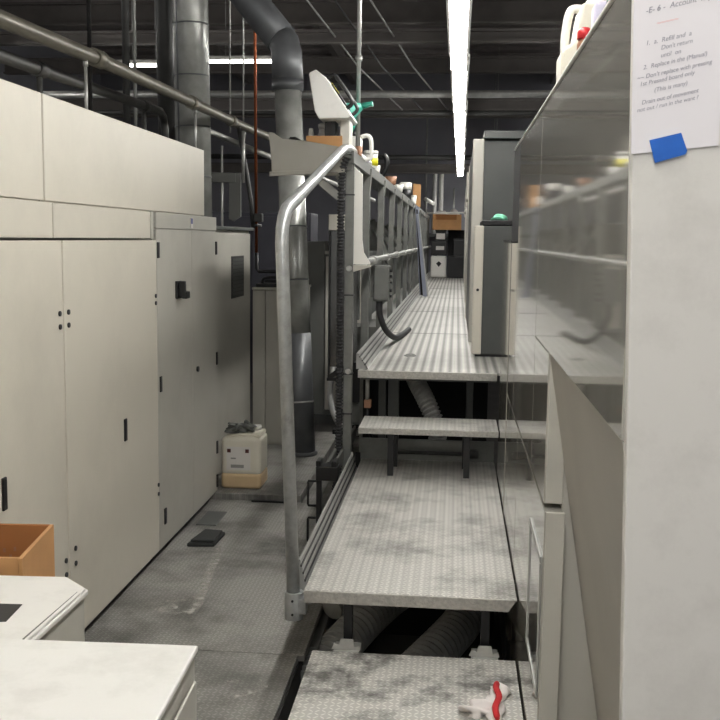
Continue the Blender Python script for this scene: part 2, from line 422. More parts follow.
t = T('upper_step', 'narrow tread plate step on four dark legs in front of the upper walkway', 'step', (-.14, 5.8, .41))
deck(t, -.53, .258, 5.555, 5.93, .69, .037, TREAD)
for x in (-.347, .084): t.part('leg', MB().box(x-.017, x+.017, 5.57, 5.604, .411, .678), BLACKM, .002)
for x in (-.335, .075): t.part('leg', MB().box(x-.015, x+.015, 5.80, 5.83, .411, .678), BLACKM, .002)

t = T('upper_walkway', 'long bright tread plate walkway running back to the stacked boxes', 'walkway', (-.15, 13, -.42))
t.part('deck', MB().box(-.575, .258, 5.956, 22.2, .95, .965), TREADU, .003)
t.part('deck_extension', MB().box(.2585, .95, 5.956, 22.2, .95, .9645), TREADU)
t.part('front_lip', MB().box(-.575, .258, 5.945, 5.956, .918, .964), LIP, .002)
t.part('riser_panel', MB().box(-.56, .255, 6.02, 6.035, .36, .535), STEELP, label='low grey riser panel behind the step')
up = MB(); up.box(-.56, .255, 6.0, 6.04, .90, .948)
t.part('cross_beam', up, DGREY)
for x0, x1, y in ((-.49, -.44, 6.5), (-.42, -.35, 6.4), (.085, .13, 6.5)):
    t.part('leg', MB().box(x0, x1, y, y+.06, -.42, .95), DGREY, .003)
toe = MB(); prof = [(-.59, .966), (-.59, 1.06)]
for i in range(4):
    z = 1.06-i*.024; x = -.588+i*.016
    prof += [(x+.008, z), (x+.016, z-.008), (x+.016, z-.024)]
prof += [(-.515, .966)]
toe.prism(prof, 'y', 5.99, 22)
rc = t.part('ribbed_edge_channel', toe, ALU, label='ribbed aluminium edge channel')
for i in range(1, 4):
    z = 1.06-i*.024; x = -.588+i*.016
    t.part('groove_or_rib_shade', MB().box(x-.001, x+.005, 5.99, 22, z-.0005, z+.008), BLACKM, parent=rc)  # black strips again paint shade into the inner corners of the ribs
for i, y in enumerate((8.4, 11.0, 13.6, 16.2, 18.8)):
    t.part('plate_joint', MB().box(-.515, .25, y, y+.012, .965, .967), DGREY)

single('hydraulic_pipe', MB().tube([(-.33, 5.97, .465), (.06, 5.97, .465)], .012).tube([(.06, 5.97, .465), (.16, 5.97, .465)], .026), DPIPE,
       'thin dark pipe with thicker end lying low behind the upper step', 'pipe')
# dark machine base below the walkway
t = T('machine_base', 'dark machine underframe seen in the gap under the upper walkway', 'machine', (0, 8, -.42))
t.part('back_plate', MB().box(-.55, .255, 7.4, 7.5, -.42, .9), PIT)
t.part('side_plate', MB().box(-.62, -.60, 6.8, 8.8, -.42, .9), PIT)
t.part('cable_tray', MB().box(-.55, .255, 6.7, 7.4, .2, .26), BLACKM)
corr = corrugated(MB(), smooth_path([(-.3, 6.75, .93), (-.25, 6.5, .84), (-.17, 6.35, .72), (-.1, 6.3, .55), (-.09, 6.35, .3)]), .06, .026, .2)
single('suction_hose', corr, HOSE, 'dark corrugated hose hanging under the upper walkway behind the step', 'hose', 'corrugated hoses under the platforms')
t = T('valve_block', 'small dark valve cluster hanging under the left front corner of the walkway', 'valve', (-.52, 6.1, .7))
t.part('body', MB().box(-.548, -.505, 6.08, 6.14, .71, .76), BROWN, .005)
t.part('stem', MB().tube([(-.53, 6.11, .76), (-.53, 6.11, .915)], .012), GALV)
t.part('hose', MB().tube([(-.525, 6.11, .71), (-.53, 6.13, .6), (-.5, 6.16, .5)], .01), BLACK)

# hoses in the pit
for pts, r, lab in (
    ([(-.6, 4.05, -.18), (-.5, 4.35, -.12), (-.3, 4.85, -.05), (.0, 5.4, -.02), (.2, 5.9, -.05)], .095, 'thick corrugated grey hose in the pit beside the left leg of the lower platform'),
    ([(-.33, 4.0, -.26), (-.12, 4.4, -.2), (.06, 4.8, -.15), (.14, 5.15, -.13)], .1, 'thick corrugated grey hose in the pit under the middle of the lower platform'),
    ([(-.55, 4.55, .0), (-.42, 4.8, .06), (-.25, 5.2, .1), (-.1, 5.5, .08)], .055, 'thinner corrugated hose high in the pit behind the left leg of the lower platform')):
    single('suction_hose', corrugated(MB(), smooth_path(pts), r, .04, .2, 24), HOSE, lab, 'hose', 'corrugated hoses under the platforms')
t = T('cross_support', 'dark steel supports hidden in the pit that carry the corrugated hoses', 'support', (-.2, 5.0, -.42))
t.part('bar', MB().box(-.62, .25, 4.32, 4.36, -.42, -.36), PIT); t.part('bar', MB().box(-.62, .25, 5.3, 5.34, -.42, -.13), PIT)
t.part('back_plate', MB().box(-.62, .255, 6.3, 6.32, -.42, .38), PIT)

# cloth on the bottom step
OFF = Vector((-.002, -.04, 0))
t = T('crumpled_wipe', 'crumpled white cloth with a red stripe on the bottom step', 'cloth', (.15, 3.28, .18))
b = MB(); b.crumple((.115, 3.24, .19), .05, .035, .03, .5, 3, .181); b.crumple((.19, 3.39, .19), .03, .05, .022, .5, 8, .181)
b.crumple((.165, 3.26, .185), .03, .12, .03, .3, 5, .181)
t.part('cloth', b, CLOTHW)
b = MB(); b.tube(smooth_path([(.178, 3.39, .222), (.172, 3.33, .232), (.18, 3.27, .23), (.165, 3.2, .226), (.17, 3.14, .215)], 4), [.008]+[.011]*15+[.007], 8)
t.part('red_stripe', b, REDC, label='red strip of cloth')

OFF = Vector((0, 0, 0))
# ------------------------------------------------------------------ cream press cabinets on the left
LX = -1.57
def slot(x, y, z, h, w=.03): return MB().box(x-.002, x+.008, y-w/2, y+w/2, z-h/2, z+h/2)
def dots(t, door, pts):
    for y, z in pts:
        t.part('screw', MB().tube([(LX-.002, y, z), (LX+.006, y, z)], .011, 10), BLACK, parent=door)
def cab(label, y0, y1, ztop):
    t = T('press_cabinet', label, 'cabinet', (LX-.6, (y0+y1)/2, 0), 'cream cabinets of the left machine')
    t.part('body', MB().box(LX-1.0, LX-.022, y0+.002, y1-.002, .0905, ztop-.004), CREAM2)
    t.part('plinth', MB().box(LX-.9, LX-.04, y0+.01, y1-.01, .001, .09), BLACKM)
    return t
t = cab('cream press cabinet with a slot handle just above the open carton', 1.2, 3.89, 1.73)
d = t.part('door', MB().box(LX-.02, LX, 1.2, 3.884, .05, 1.728), CREAM, .003)
dots(t, d, [(3.845, 1.418+.02), (3.845, 1.385), (3.85, .42), (3.85, .36)])
h = t.part('slot_handle', slot(LX, 3.31, .84, .12, .035), BLACK, .006, parent=d)
t.part('flap', MB().box(LX-.02, LX+.006, 1.2, 3.784, 1.738, 1.874), CREAM, .003)
t = cab('wide cream press cabinet between two seams with a slot handle low on its right half', 3.892, 5.157, 1.73)
d = t.part('door', MB().box(LX-.02, LX, 3.896, 5.154, .05, 1.728), CREAM, .003)
dots(t, d, [(3.935, 1.438), (3.935, 1.385), (5.13, 1.438), (5.13, 1.4), (3.955, .44), (3.955, .375), (5.14, .42), (5.14, .37)])
t.part('slot_handle', slot(LX, 4.614, .821, .11, .035), BLACK, .006, parent=d)
f = t.part('flap', MB().box(LX-.02, LX+.008, 3.79, 5.03, 1.738, 1.874), CREAM, .003)
t.part('flap_edge', MB().box(LX-.02, LX+.012, 5.035, 5.075, 1.735, 1.877), CREAM2, .003)
t = cab('tall cream-grey double-door cabinet with a black rotary switch and corner hinges', 5.16, 6.49, 1.86)
t.part('top_rail', MB().box(LX-.02, LX-.001, 5.163, 6.487, 1.79, 1.876), CREAM2, .003)
d1 = t.part('door', MB().box(LX-.02, LX, 5.163, 5.862, .05, 1.786), CREAM2, .003)
d2 = t.part('door', MB().box(LX-.02, LX, 5.866, 6.487, .05, 1.786), CREAM2, .003)
for y, z in ((5.18, 1.677), (5.2, .959)): t.part('hinge', slot(LX, y, z, .085, .03), BLACKM, .003, parent=d1)
t.part('slot_handle', slot(LX, 5.26, .214, .09, .035), BLACK, .004, parent=d1)
for y, z in ((6.465, 1.677), (6.47, .95), (6.47, .35), (6.47, .12)): t.part('hinge', slot(LX, y, z, .085, .03), BLACKM, .003, parent=d2)
sw = MB().box(LX, LX+.014, 5.5, 5.6, 1.40, 1.50); sw.box(LX+.014, LX+.05, 5.525, 5.555, 1.41, 1.50); sw.box(LX+.03, LX+.06, 5.53, 5.60, 1.40, 1.44)
t.part('rotary_switch', sw, BLACK, .004, parent=d1)
t.part('key_lock', MB().tube([(LX, 5.967, .943), (LX+.012, 5.967, .943)], .017), BLACK, parent=d2)
stk = t.part('warning_sticker', MB().box(LX-.001, LX+.002, 5.84, 5.89, 1.80, 1.86), LABELW, parent=d1)
t.part('sticker_mark', MB().box(LX, LX+.003, 5.848, 5.882, 1.825, 1.857), BLUESTK, parent=d1)
def hous(label, y0, y1):
    t = T('press_housing', label, 'housing', (LX-.6, (y0+y1)/2, 1.876), 'cream housings on top of the left machine')
    t.part('body', MB().box(LX-1.0, LX-.022, y0, y1, 1.876, 2.276), CREAM)
    t.part('cover_panel', MB().box(LX-.022, LX, y0, y1, 1.879, 2.28), CREAM, .004)
    return t
hous('short cream upper housing panel at the left frame edge above the near cabinet', 1.2, 3.722)
hous('long cream upper housing panel on top of the cabinets, ending beside the big round duct', 3.736, 6.17)

# farther cabinets
t = T('vent_cabinet', 'narrow grey cabinet with a louvred vent just beyond the cream cabinets', 'cabinet', (-1.95, 7.2, .04))
t.part('body', MB().box(-2.3, -1.66, 6.52, 7.95, .04, 1.80), CREAM2, .004)
d = t.part('door', MB().box(-1.66, -1.64, 6.55, 7.9, .08, 1.78), CREAM2, .004)
v = MB()
for i in range(10): v.box(-1.64, -1.634, 7.25, 7.62, 1.32+i*.028, 1.34+i*.028)
t.part('vent', MB().box(-1.641, -1.637, 7.22, 7.65, 1.30, 1.61), BLACKM, parent=d); t.part('vent_slats', v, DGREY, parent=d)
t.part('cornice', MB().box(-2.3, -1.62, 6.52, 7.95, 1.801, 1.825), DGREY, .003)
OFF = Vector((0, .09, 0))
t = T('low_cabinet', 'waist-high pale grey double cabinet behind the jerrycan with black gear on top', 'cabinet', (-1.2, 8.2, .04))
t.part('body', MB().box(-1.655, -1.27, 7.99, 8.6, .04, 1.325), CREAM2)
t.part('top_panel', MB().box(-1.655, -1.26, 7.955, 8.6, 1.326, 1.345), CREAM2, .003)
t.part('door', MB().box(-1.65, -1.548, 7.965, 7.988, .06, 1.32), CREAM2, .003)
t.part('door', MB().box(-1.543, -1.275, 7.965, 7.988, .06, 1.32), CREAM2, .003)
t = T('black_tool_tray', 'black plastic tray with a bar handle lying on the low grey cabinet', 'tray', (-1.58, 8.15, 1.345))
t.part('tray', MB().box(-1.64, -1.4, 8.02, 8.4, 1.346, 1.375), BLACK, .006)
t.part('handle', MB().tube(smooth_path([(-1.6, 8.1, 1.37), (-1.59, 8.1, 1.41), (-1.52, 8.1, 1.425), (-1.45, 8.1, 1.41), (-1.44, 8.1, 1.37)], 5), .012, 8), BLACK)
t.part('bottle', MB().box(-1.60, -1.48, 8.2, 8.3, 1.37, 1.40), RUBBER, .008)
OFF = Vector((0, 0, 0))
t = T('stepped_cabinet', 'pale grey cabinet with a stepped top behind the round duct', 'cabinet', (-1.1, 9.8, -.03))
t.part('body', MB().box(-1.42, -1.25, 9.5, 10.2, -.03, 1.72), GREYM, .004)
t.part('side_unit', MB().box(-1.248, -.85, 9.52, 10.2, -.03, 1.63), GREYM, .004)
t.part('top_panel', MB().box(-1.249, -.85, 9.49, 9.51, 1.6, 1.632), CREAM2)
t.part('door', MB().box(-1.24, -.86, 9.5, 9.52, .1, 1.58), CREAM2, .004)
t.part('plinth', MB().box(-1.4, -.86, 9.46, 9.499, -.03, .06), DGREY)
t = T('dark_locker', 'blue-black wall locker behind the copper pipe and hanging rods', 'locker', (-2.3, 12.3, -.03))
t.part('body', MB().box(-3.2, -1.75, 12, 12.6, -.03, 2.05), BWALL, .006)
t.part('door', MB().box(-3.17, -2.48, 11.98, 12, .1, 2.0), BWALL, .004); t.part('door', MB().box(-2.46, -1.78, 11.98, 12, .1, 2.0), BWALL, .004)
t = T('duct_shelf', 'thin grey frame hanging from rods beyond the cream housing', 'frame', (-1.95, 8.4, 1.9))
t.part('rail', MB().bar((-2.2, 8.3, 2.24), (-1.84, 8.3, 2.24), .05, .08), GREYM, .004)
t.part('drop_panel', MB().prism([(-1.90, 2.28), (-1.80, 2.28), (-1.80, 1.92), (-1.86, 1.88), (-1.90, 1.9)], 'y', 8.28, 8.32), GREYM, .004)

# press behind the guard rail
t = T('dark_press', 'dark grey press body behind the guard rail of the upper walkway', 'machine', (-1.3, 14.5, -.03))
t.part('body', MB().box(-1.3, -1.05, 11.2, 21, -.03, 1.95), GREYM, .01)
for i in range(5):
    y = 11.3+i*1.9
    t.part('side_cover', MB().box(-1.05, -1.03, y, y+1.8, .3, 1.6), DGREY, .01)
for i in range(5):
    y = 10.6+i*2
    t.part('diagonal_strut', MB().bar((-1.03 if y > 11 else -.9, y, 1.95), (-.72, y+.1, 1.5), .05), GREYM)
t.part('floor_tray', MB().box(-1.0, -.66, 10.3, 21, .8, .85), ALU)
t.part('tray_leg', MB().box(-.9, -.8, 10.6, 10.7, -.03, .8), DGREY); t.part('tray_leg', MB().box(-.9, -.8, 18.6, 18.7, -.03, .8), DGREY)

# ------------------------------------------------------------------ guard rail of the upper walkway
OFF = Vector((-.055, .55, .045))
t = T('guard_rail', 'grey steel guard rail with posts, mid tube and shelf beam along the upper walkway', 'railing', (-.57, 12, -.42))
p = t.part('post', MB().box(-.60, -.55, 5.32, 5.385, -.46, 2.188), STEELP, .004, label='thick square front post')
for z in (.66, .90, 1.37, 1.955): t.part('cable_tie', MB().box(-.604, -.546, 5.316, 5.389, z, z+.008), BLACK, parent=p)
for z in (1.53, .92): t.part('bolt', MB().tube([(-.572, 5.32, z), (-.572, 5.305, z)], [.018, .013], 12), ALU, parent=p)
for i, y in enumerate((6.35, 7.7, 9.05, 10.4, 11.75, 13.1, 14.45, 15.8, 17.15, 18.5, 19.85, 21.2)):
    b = MB().prism([(-.598, 0.2), (-.598, 2.18), (-.535, 2.18), (-.548, 2.02), (-.548, 0.2)], 'y', y, y+.08)
    t.part('post', b, STEELP, .003)
t.part('shelf_beam', MB().box(-.78, -.563, 5.78, 21.5, 2.19, 2.205), DGREY, .002)
t.part('post_cap', MB().box(-.60, -.563, 5.3, 5.78, 2.19, 2.205), STEELP)
t.part('beam_lip', MB().box(-.562, -.545, 5.26, 21.5, 2.135, 2.207), GREYM, .002)
m_ = MB().ycyl(-.52, 1.558, 5.4, 21.3, .022)
mr = t.part('mid_rail', m_, GALV)
for y in (5.52, 6.38, 7.73, 9.08, 10.43, 11.78, 13.13, 14.48):
    t.part('clamp', MB().ycyl(-.52, 1.558, y-.04, y+.07, .031), GALV, parent=mr)

OFF = Vector((0, 0, 0))
t = T('handrail', 'bent steel tube handrail clamped to the lower platform and sloping up to the shelf beam', 'handrail', (-.603, 3.75, .27))
pts = [(-.603, 3.75, .28), (-.657, 3.75, 1.73)]
pts += [(-.658, 3.765, 1.785), (-.657, 3.80, 1.83), (-.655, 3.85, 1.862)]
pts += [(-.664, 5.67, 2.23), (-.660, 5.75, 2.25), (-.655, 5.84, 2.267), (-.645, 5.95, 2.273), (-.63, 7.1, 2.273)]
t.part('tube', MB().tube(pts, .0255, 20), RAILM)
c = MB(); c.tube([(-.604, 3.75, .262), (-.604, 3.75, .372)], .037, 20); c.box(-.604, -.5525, 3.72, 3.78, .29, .35)
cl = t.part('clamp', c, RAILM, .002, label='aluminium tube clamp')
for z in (.345, .29): t.part('screw', MB().tube([(-.604, 3.716, z), (-.604, 3.709, z)], .005, 8), BLACK, parent=cl)

OFF = Vector((-.055, .55, .045))
single('corrugated_conduit', corrugated(MB(), smooth_path([(-.59, 5.29, 2.17), (-.612, 5.29, 2.1), (-.622, 5.30, 1.9), (-.622, 5.30, 1.2), (-.622, 5.30, .38), (-.64, 5.32, .2), (-.66, 5.36, -.06)]), .023, .019, .28, 14), RUBBER,
       'black ribbed cable conduit strapped upright along the thick front post of the guard rail', 'conduit')
t = T('white_guard', 'white sheet guard with a flared foot behind the front post of the guard rail', 'guard', (-.5, 5.36, 1.58))
t.part('sheet', MB().prism([(-.55, 2.12), (-.503, 2.08), (-.50, 1.70), (-.49, 1.625), (-.452, 1.565), (-.452, 1.555), (-.55, 1.555)], 'y', 5.34, 5.37), HDPEW, .002)
t.part('foot_plate', MB().prism([(-.55, 1.51), (-.55, 1.55), (-.45, 1.55), (-.45, 1.54)], 'y', 5.33, 5.42), CREAM2, .002)
OFF = Vector((-.04, .5, -.02))
t = T('junction_box', 'grey junction box hung on the guard rail with a black hose below', 'junction box', (-.48, 6.55, 1.33))
t.part('box', MB().box(-.535, -.425, 6.5, 6.62, 1.335, 1.585), STEELP, .004)
t.part('hanger_plate', MB().box(-.56, -.535, 6.54, 6.57, 1.36, 1.58), STEELP)
t.part('cover', MB().box(-.53, -.43, 6.492, 6.5, 1.345, 1.575), STEELP, .003)
g = MB()
for z in (1.37, 1.41, 1.47, 1.51, 1.55): g.tube([(-.425, 6.56, z), (-.408, 6.56, z)], .011, 10)
t.part('cable_gland', g, BLACKM)
OFF = Vector((0, 0, 0))
single('black_hose', MB().tube(smooth_path([(-.535, 7.06, 1.317), (-.535, 7.06, 1.23), (-.50, 7.2, 1.10), (-.455, 7.6, 1.005), (-.415, 8.1, .988), (-.39, 8.5, .988)], 6), .022, 12), RUBBER,
       'black hose curving from the junction box down onto the upper walkway', 'hose')
# leaning panels
t = T('leaning_panel', 'blue-grey narrow panel leaning on the guard rail, left one of two', 'panel', (-.5, 14.2, .965), 'panels leaning on the guard rail')
t.part('panel', MB().prism([(-.512, .967), (-.598, 2.21), (-.55, 2.21), (-.44, .967)], 'y', 14.25, 14.28), BLUEG, .004)
t.part('dark_gap', MB().prism([(-.495, .968), (-.583, 2.17), (-.56, 2.17), (-.445, .968)], 'y', 14.235, 14.249), BLACKM)  # black strip painted in for the dark gap between the two panels
t = T('leaning_panel', 'blue-grey narrow panel leaning on the guard rail, right one of two', 'panel', (-.4, 13.8, .965), 'panels leaning on the guard rail')
t.part('panel', MB().prism([(-.45, .967), (-.565, 2.1), (-.53, 2.1), (-.385, .967)], 'y', 13.9, 13.93), BLUEG, .004)
t.part('edge_strip', MB().prism([(-.392, .967), (-.537, 2.1), (-.527, 2.1), (-.372, .967)], 'y', 13.88, 13.9), ALU)

# ------------------------------------------------------------------ tray, console and its clutter
TY = 5.28
OFF = Vector((-.055, .55, .045))
t = T('parts_tray', 'grey sheet-metal tray bracketed to the shelf beam beside the handrail top', 'tray', (-.8, 5.5, 2.07))
b = MB()
b.prism([(-1.025, 2.07), (-1.045, 2.31), (-1.02, 2.31), (-.97, 2.275), (-.83, 2.262), (-.6, 2.225), (-.6, 2.09)], 'y', TY, TY+.008)
t.part('front_panel', b, TRAYM, .002)
b = MB(); b.box(-1.02, -.6, TY+.009, 5.75, 2.095, 2.105); b.box(-1.02, -1.012, TY+.009, 5.75, 2.105, 2.27); b.box(-1.012, -.6, 5.742, 5.75, 2.105, 2.2)
t.part('bin', b, CREAM2)
t.part('lip', MB().prism([(-1.04, 2.058), (-1.04, 2.085), (-.6, 2.105), (-.6, 2.085)], 'y', TY-.012, TY-.001), TRAYM, .002)
t.part('strut', MB().bar((-.83, 5.5, 2.095), (-.63, 5.5, 1.93), .03, .045), ALU, label='pale diagonal strut')
t.part('strut', MB().bar((-.69, 5.7, 2.095), (-.60, 5.7, 2.0), .03, .04), ALU, label='pale diagonal strut')
t.part('support_arm', MB().box(-.62, -.56, 5.3, 5.8, 2.1, 2.185), STEELP)
single('cardboard_sheet', MB().box(-.83, -.62, 5.33, 5.345, 2.106, 2.295, rot=(.12, 'X', (-.7, 5.33, 2.106))), CARD, 'brown cardboard piece with a dark hand slot standing in the grey tray', 'cardboard')
single('dark_pad', MB().crumple((-.9, 5.5, 2.2), .09, .1, .09, .25, 4, 2.106), BLACKM, 'dark crumpled wipe at the left end of the grey tray', 'cloth')
t = T('glass_jar', 'clear silvery jar standing in the grey tray behind the white console', 'jar', (-.76, 5.6, 2.105))
t.part('body', MB().lathe([(.045, 0), (.05, .02), (.05, .2), (.035, .24), (.035, .26)], (-.76, 5.6, 2.106)), GALV)
t.part('lid', MB().lathe([(.04, .262), (.04, .285), (.03, .29)], (-.76, 5.6, 2.106)), ALU)
single('white_funnel_cup', MB().lathe([(.04, 0), (.035, .1), (.02, .2), (.012, .25)], (-.83, 5.5, 2.106)), HDPEW, 'small white cone standing in the grey tray beside the cardboard piece', 'cup')
OFF = Vector((-.085, .55, .10))
t = T('control_console', 'white wedge-shaped control console with black handles perched above the tray', 'console', (-.62, 5.35, 2.2))
hp = [(-.775, 2.58), (-.735, 2.6), (-.675, 2.555), (-.615, 2.465), (-.53, 2.345), (-.55, 2.33), (-.715, 2.325), (-.74, 2.37)]
t.part('housing', MB().prism(hp, 'y', 5.22, 5.62), WHITE, .006)
sd = Vector((-.53+.675, 0, 2.345-2.555)).normalized(); sn = Vector((-sd.z, 0, sd.x))
def SP(s, y, h): q = Vector((-.675, 0, 2.555))+sd*s+sn*h; return (q.x, y, q.z)
b = MB(); b.bar(SP(.04, 5.42, .004), SP(.17, 5.42, .004), .3, .008)
t.part('screen', b, BLACK)
for y in (5.25, 5.55):
    t.part('handle', MB().tube(smooth_path([SP(.0, y, -.01), SP(.005, y, .035), SP(.03, y, .05), SP(.17, y, .05), SP(.2, y, .035), SP(.205, y, -.01)], 4), .011, 10), BLACK)
t.part('sticker', MB().bar(SP(.03, 5.3, .008), SP(.1, 5.3, .008), .05, .004), YELLOW)
t.part('neck', MB().box(-.605, -.55, 5.32, 5.5, 2.11, 2.335), CREAM2, .004)
t.part('cable_block', MB().box(-.70, -.635, 5.36, 5.5, 2.06, 2.33), BLACK, .004)
OFF = Vector((-.135, .55, .11))
t = T('teal_funnel', 'teal plastic funnel lying against the white console with its spout pointing right', 'funnel', (-.52, 5.7, 2.2))
fp = [(-.60, 5.72, 2.37), (-.565, 5.72, 2.40), (-.53, 5.72, 2.425), (-.47, 5.72, 2.45)]
t.part('cone', MB().tube(fp, [.115, .095, .05, .022], 20), TEAL)
t.part('spout', MB().tube([(-.47, 5.72, 2.45), (-.41, 5.72, 2.463), (-.40, 5.72, 2.465)], [.02, .015, .018], 14), TEAL)
t.part('stand_arm', MB().tube([(-.56, 5.85, 2.14), (-.56, 5.75, 2.33)], .012), BLACKM)
OFF = Vector((-.055, .55, .045))
single('conduit_pole', MB().tube([(-.578, 5.8, 5.9), (-.578, 5.8, 2.206)], .014).tube([(-.578, 5.8, 2.80), (-.578, 5.8, 2.83)], .022), GALV,
       'thin bright vertical conduit dropping from the ceiling to the shelf beam by the console', 'conduit')

def cup(label, name, y, x, r, h, m, lid=None, cat='cup', band=None):
    t = T(name, label, cat, (x, y, 2.205), 'containers on the shelf beam')
    t.part('body', MB().lathe([(r*.8, 0), (r*.86, .004), (r, h), (r*.9, h)], (x, y, 2.206)), m)
    if lid: t.part('lid', MB().lathe([(r*1.05, h+.001), (r*1.05, h+.02), (r*.9, h+.026)], (x, y, 2.206)), lid)
    if band: t.part('label', MB().lathe([(r*1.0, h*.2), (r*1.03, h*.2), (r*1.05, h*.75), (r*1.0, h*.75)], (x, y, 2.206)), band)
    return t
t = T('white_jug', 'white handled jug on the shelf beam behind the conduit pole', 'jug', (-.6, 6.0, 2.205), 'containers on the shelf beam')
t.part('body', MB().box(-.68, -.575, 5.95, 6.1, 2.206, 2.36), HDPEW, .02)
t.part('handle', MB().tube(smooth_path([(-.58, 6.0, 2.355), (-.54, 6.0, 2.365), (-.515, 6.0, 2.345), (-.51, 6.0, 2.28), (-.515, 6.0, 2.22), (-.58, 6.0, 2.212)], 4), .014, 10), HDPEW)
t.part('cap', MB().lathe([(.03, 0), (.03, .03)], (-.63, 6.02, 2.361)), BLACK)
cup('small brown cup on the shelf beam right beside the conduit pole', 'brown_cup', 5.65, -.555+.0, .022, .06, BROWN)
cup('white jar with a bright yellow label on the shelf beam', 'labelled_jar', 6.72, -.575, .05, .1, HDPEW, HDPEW, 'jar', YELLOW)
cup('small white cup between the yellow-label jar and the black handset on the shelf beam', 'white_cup', 7.25, -.585, .04, .06, HDPEW)
OFF = Vector((-.06, 1.15, .045))
t = T('black_handset', 'curved black handset standing upright on the shelf beam', 'handset', (-.56, 7.2, 2.205), 'containers on the shelf beam')
t.part('grip', MB().tube(smooth_path([(-.585, 7.2, 2.215), (-.56, 7.2, 2.24), (-.535, 7.2, 2.29), (-.53, 7.2, 2.34), (-.545, 7.2, 2.38), (-.565, 7.2, 2.39)], 4), .022, 12), BLACK)
t.part('foot', MB().box(-.63, -.565, 7.15, 7.25, 2.206, 2.235), BLACK, .006)
OFF = Vector((-.055, .55, .045))
cup('brown paper cup on the shelf beam past the black handset', 'paper_cup', 8.85, -.57, .055, .075, BROWN, None)
cup('plain white cup on the shelf beam in front of the black tin', 'white_cup', 10.2, -.575, .05, .075, HDPEW)
cup('short black tin with a white lid on the shelf beam before the cardboard', 'black_tin', 12.2, -.605, .075, .12, BLACK, None, 'tin', None).part('lid', MB().lathe([(.078, .122), (.078, .2), (.06, .21)], (-.605, 12.2, 2.206)), HDPEW)
single('cardboard_flap', MB().prism([(-.64, 2.207), (-.64, 2.56), (-.52, 2.55), (-.52, 2.207)], 'y', 15.1, 15.16), CARD, 'upright piece of brown cardboard on the shelf beam near its far end', 'cardboard')
cup('small white bottle beside the upright cardboard on the shelf beam', 'white_bottle', 13.7, -.565, .04, .09, HDPEW, HDPEW, 'bottle')

OFF = Vector((0, 0, 0))
# ------------------------------------------------------------------ ducts and pipes
def ringed(pts, r, step=.55):
    mb = MB().tube(pts, r, 28)
    return mb
def seam_rings(t, parent, pts, r, step, m):
    P = resample(pts, step)
    for a, b in zip(P[1:-1], P[2:]):
        d = (b-a).normalized()
        t.part('seam_ring', MB().tube([a-d*.006, a+d*.006], r+.003, 28), m, parent=parent)
t = T('round_duct', 'round metal duct rising behind the handrail and bending up left at a dark elbow', 'duct', (-1.2, 7.75, .04))
c0 = (-1.19, 7.75, .041); c1 = (-1.335, 7.95, 2.72)
lowp = [c0, (-1.2427, 7.8225, 1.0)]
d = t.part('lower_duct', MB().tube(lowp, .108, 28), DDUCT); seam_rings(t, d, lowp, .108, .42, GALV)
t.part('floor_collar', MB().lathe([(.125, 0), (.125, .03)], (-1.19, 7.75, .041)), DDUCT)
upp = [(-1.2427, 7.8225, 1.0), (-1.27, 7.86, 1.5), (-1.36, 8.0, 2.95)]
d = t.part('upper_duct', MB().tube(upp, .106, 28), DUCTM); seam_rings(t, d, upp, .106, .42, DDUCT)
el = [(-1.355, 8.0, 2.92), (-1.368, 8.0, 3.19), (-1.39, 8.01, 3.27), (-1.45, 8.04, 3.345)]
d = t.part('elbow', MB().tube(el, .122, 28), DDUCT, label='dark elbow')
d = t.part('branch_duct', MB().tube([(-1.41, 8.02, 3.295), (-1.86, 8.25, 3.83), (-2.6, 8.75, 4.8)], .128, 28), DDUCT)
t.part('collar', MB().tube([(-1.36, 8.0, 2.90), (-1.36, 8.0, 2.99)], .125, 28), DDUCT)
t = T('round_duct', 'wide shiny vertical duct standing on the cream housing at the upper left', 'duct', (-2.16, 8.1, 1.83))
pp = [(-2.14, 8.1, 1.83), (-2.2, 8.1, 5.94)]
d = t.part('duct', MB().tube(pp, .142, 30), DUCTM); seam_rings(t, d, pp, .142, .4, DDUCT)
t.part('seam', MB().tube([(-2.225, 7.985, 1.9), (-2.285, 7.985, 5.9)], .008, 8), DDUCT, parent=d)
single('round_duct', MB().tube([(-2.44, 8.4, 1.83), (-2.5, 8.4, 5.94)], .075, 24), DPIPE, 'dark duct just left of the wide shiny vertical duct', 'duct')

t = T('overhead_pipe', 'thick grimy pipe running along above the cream housings, upper of two', 'pipe', (-1.87, 6, 2.65), 'pipes above the left machine')
P1 = [(-1.86, 1.5, 2.56), (-1.858, 4.0, 2.613), (-1.87, 5.2, 2.656), (-1.855, 8.5, 2.695), (-1.79, 9.6, 2.695), (-1.7, 14, 2.70)]
d = t.part('tube', MB().tube(P1, .036, 18), PIPE)
for p in ((-1.87, 5.15, 2.655), (-1.863, 7.0, 2.678), (-1.857, 8.2, 2.692)):
    t.part('coupling', MB().tube([(p[0], p[1]-.06, p[2]-.001), (p[0], p[1]+.06, p[2]+.001)], .046, 18), PIPE, parent=d)
for y, z in ((4.98, 2.648), (7.1, 2.68), (8.75, 2.695)):
    t.part('support_rod', MB().tube([(-1.868, y, z-.03), (-1.868, y, 2.262 if y < 6.2 else 2.27)], .009, 8).tube([(-1.868, y, z-.06), (-1.868, y, z-.03)], .014, 8), GALV)
t = T('overhead_pipe', 'thinner dark pipe running behind and below the thick pipe above the housings', 'pipe', (-2.1, 5, 2.55), 'pipes above the left machine')
P2 = [(-1.95, 1.5, 2.44), (-2.05, 4.4, 2.54), (-2.2, 7.35, 2.662), (-2.22, 7.5, 2.64), (-2.225, 7.56, 2.55), (-2.225, 7.56, 2.2)]
d = t.part('tube', MB().tube(P2, .03, 16), DPIPE)
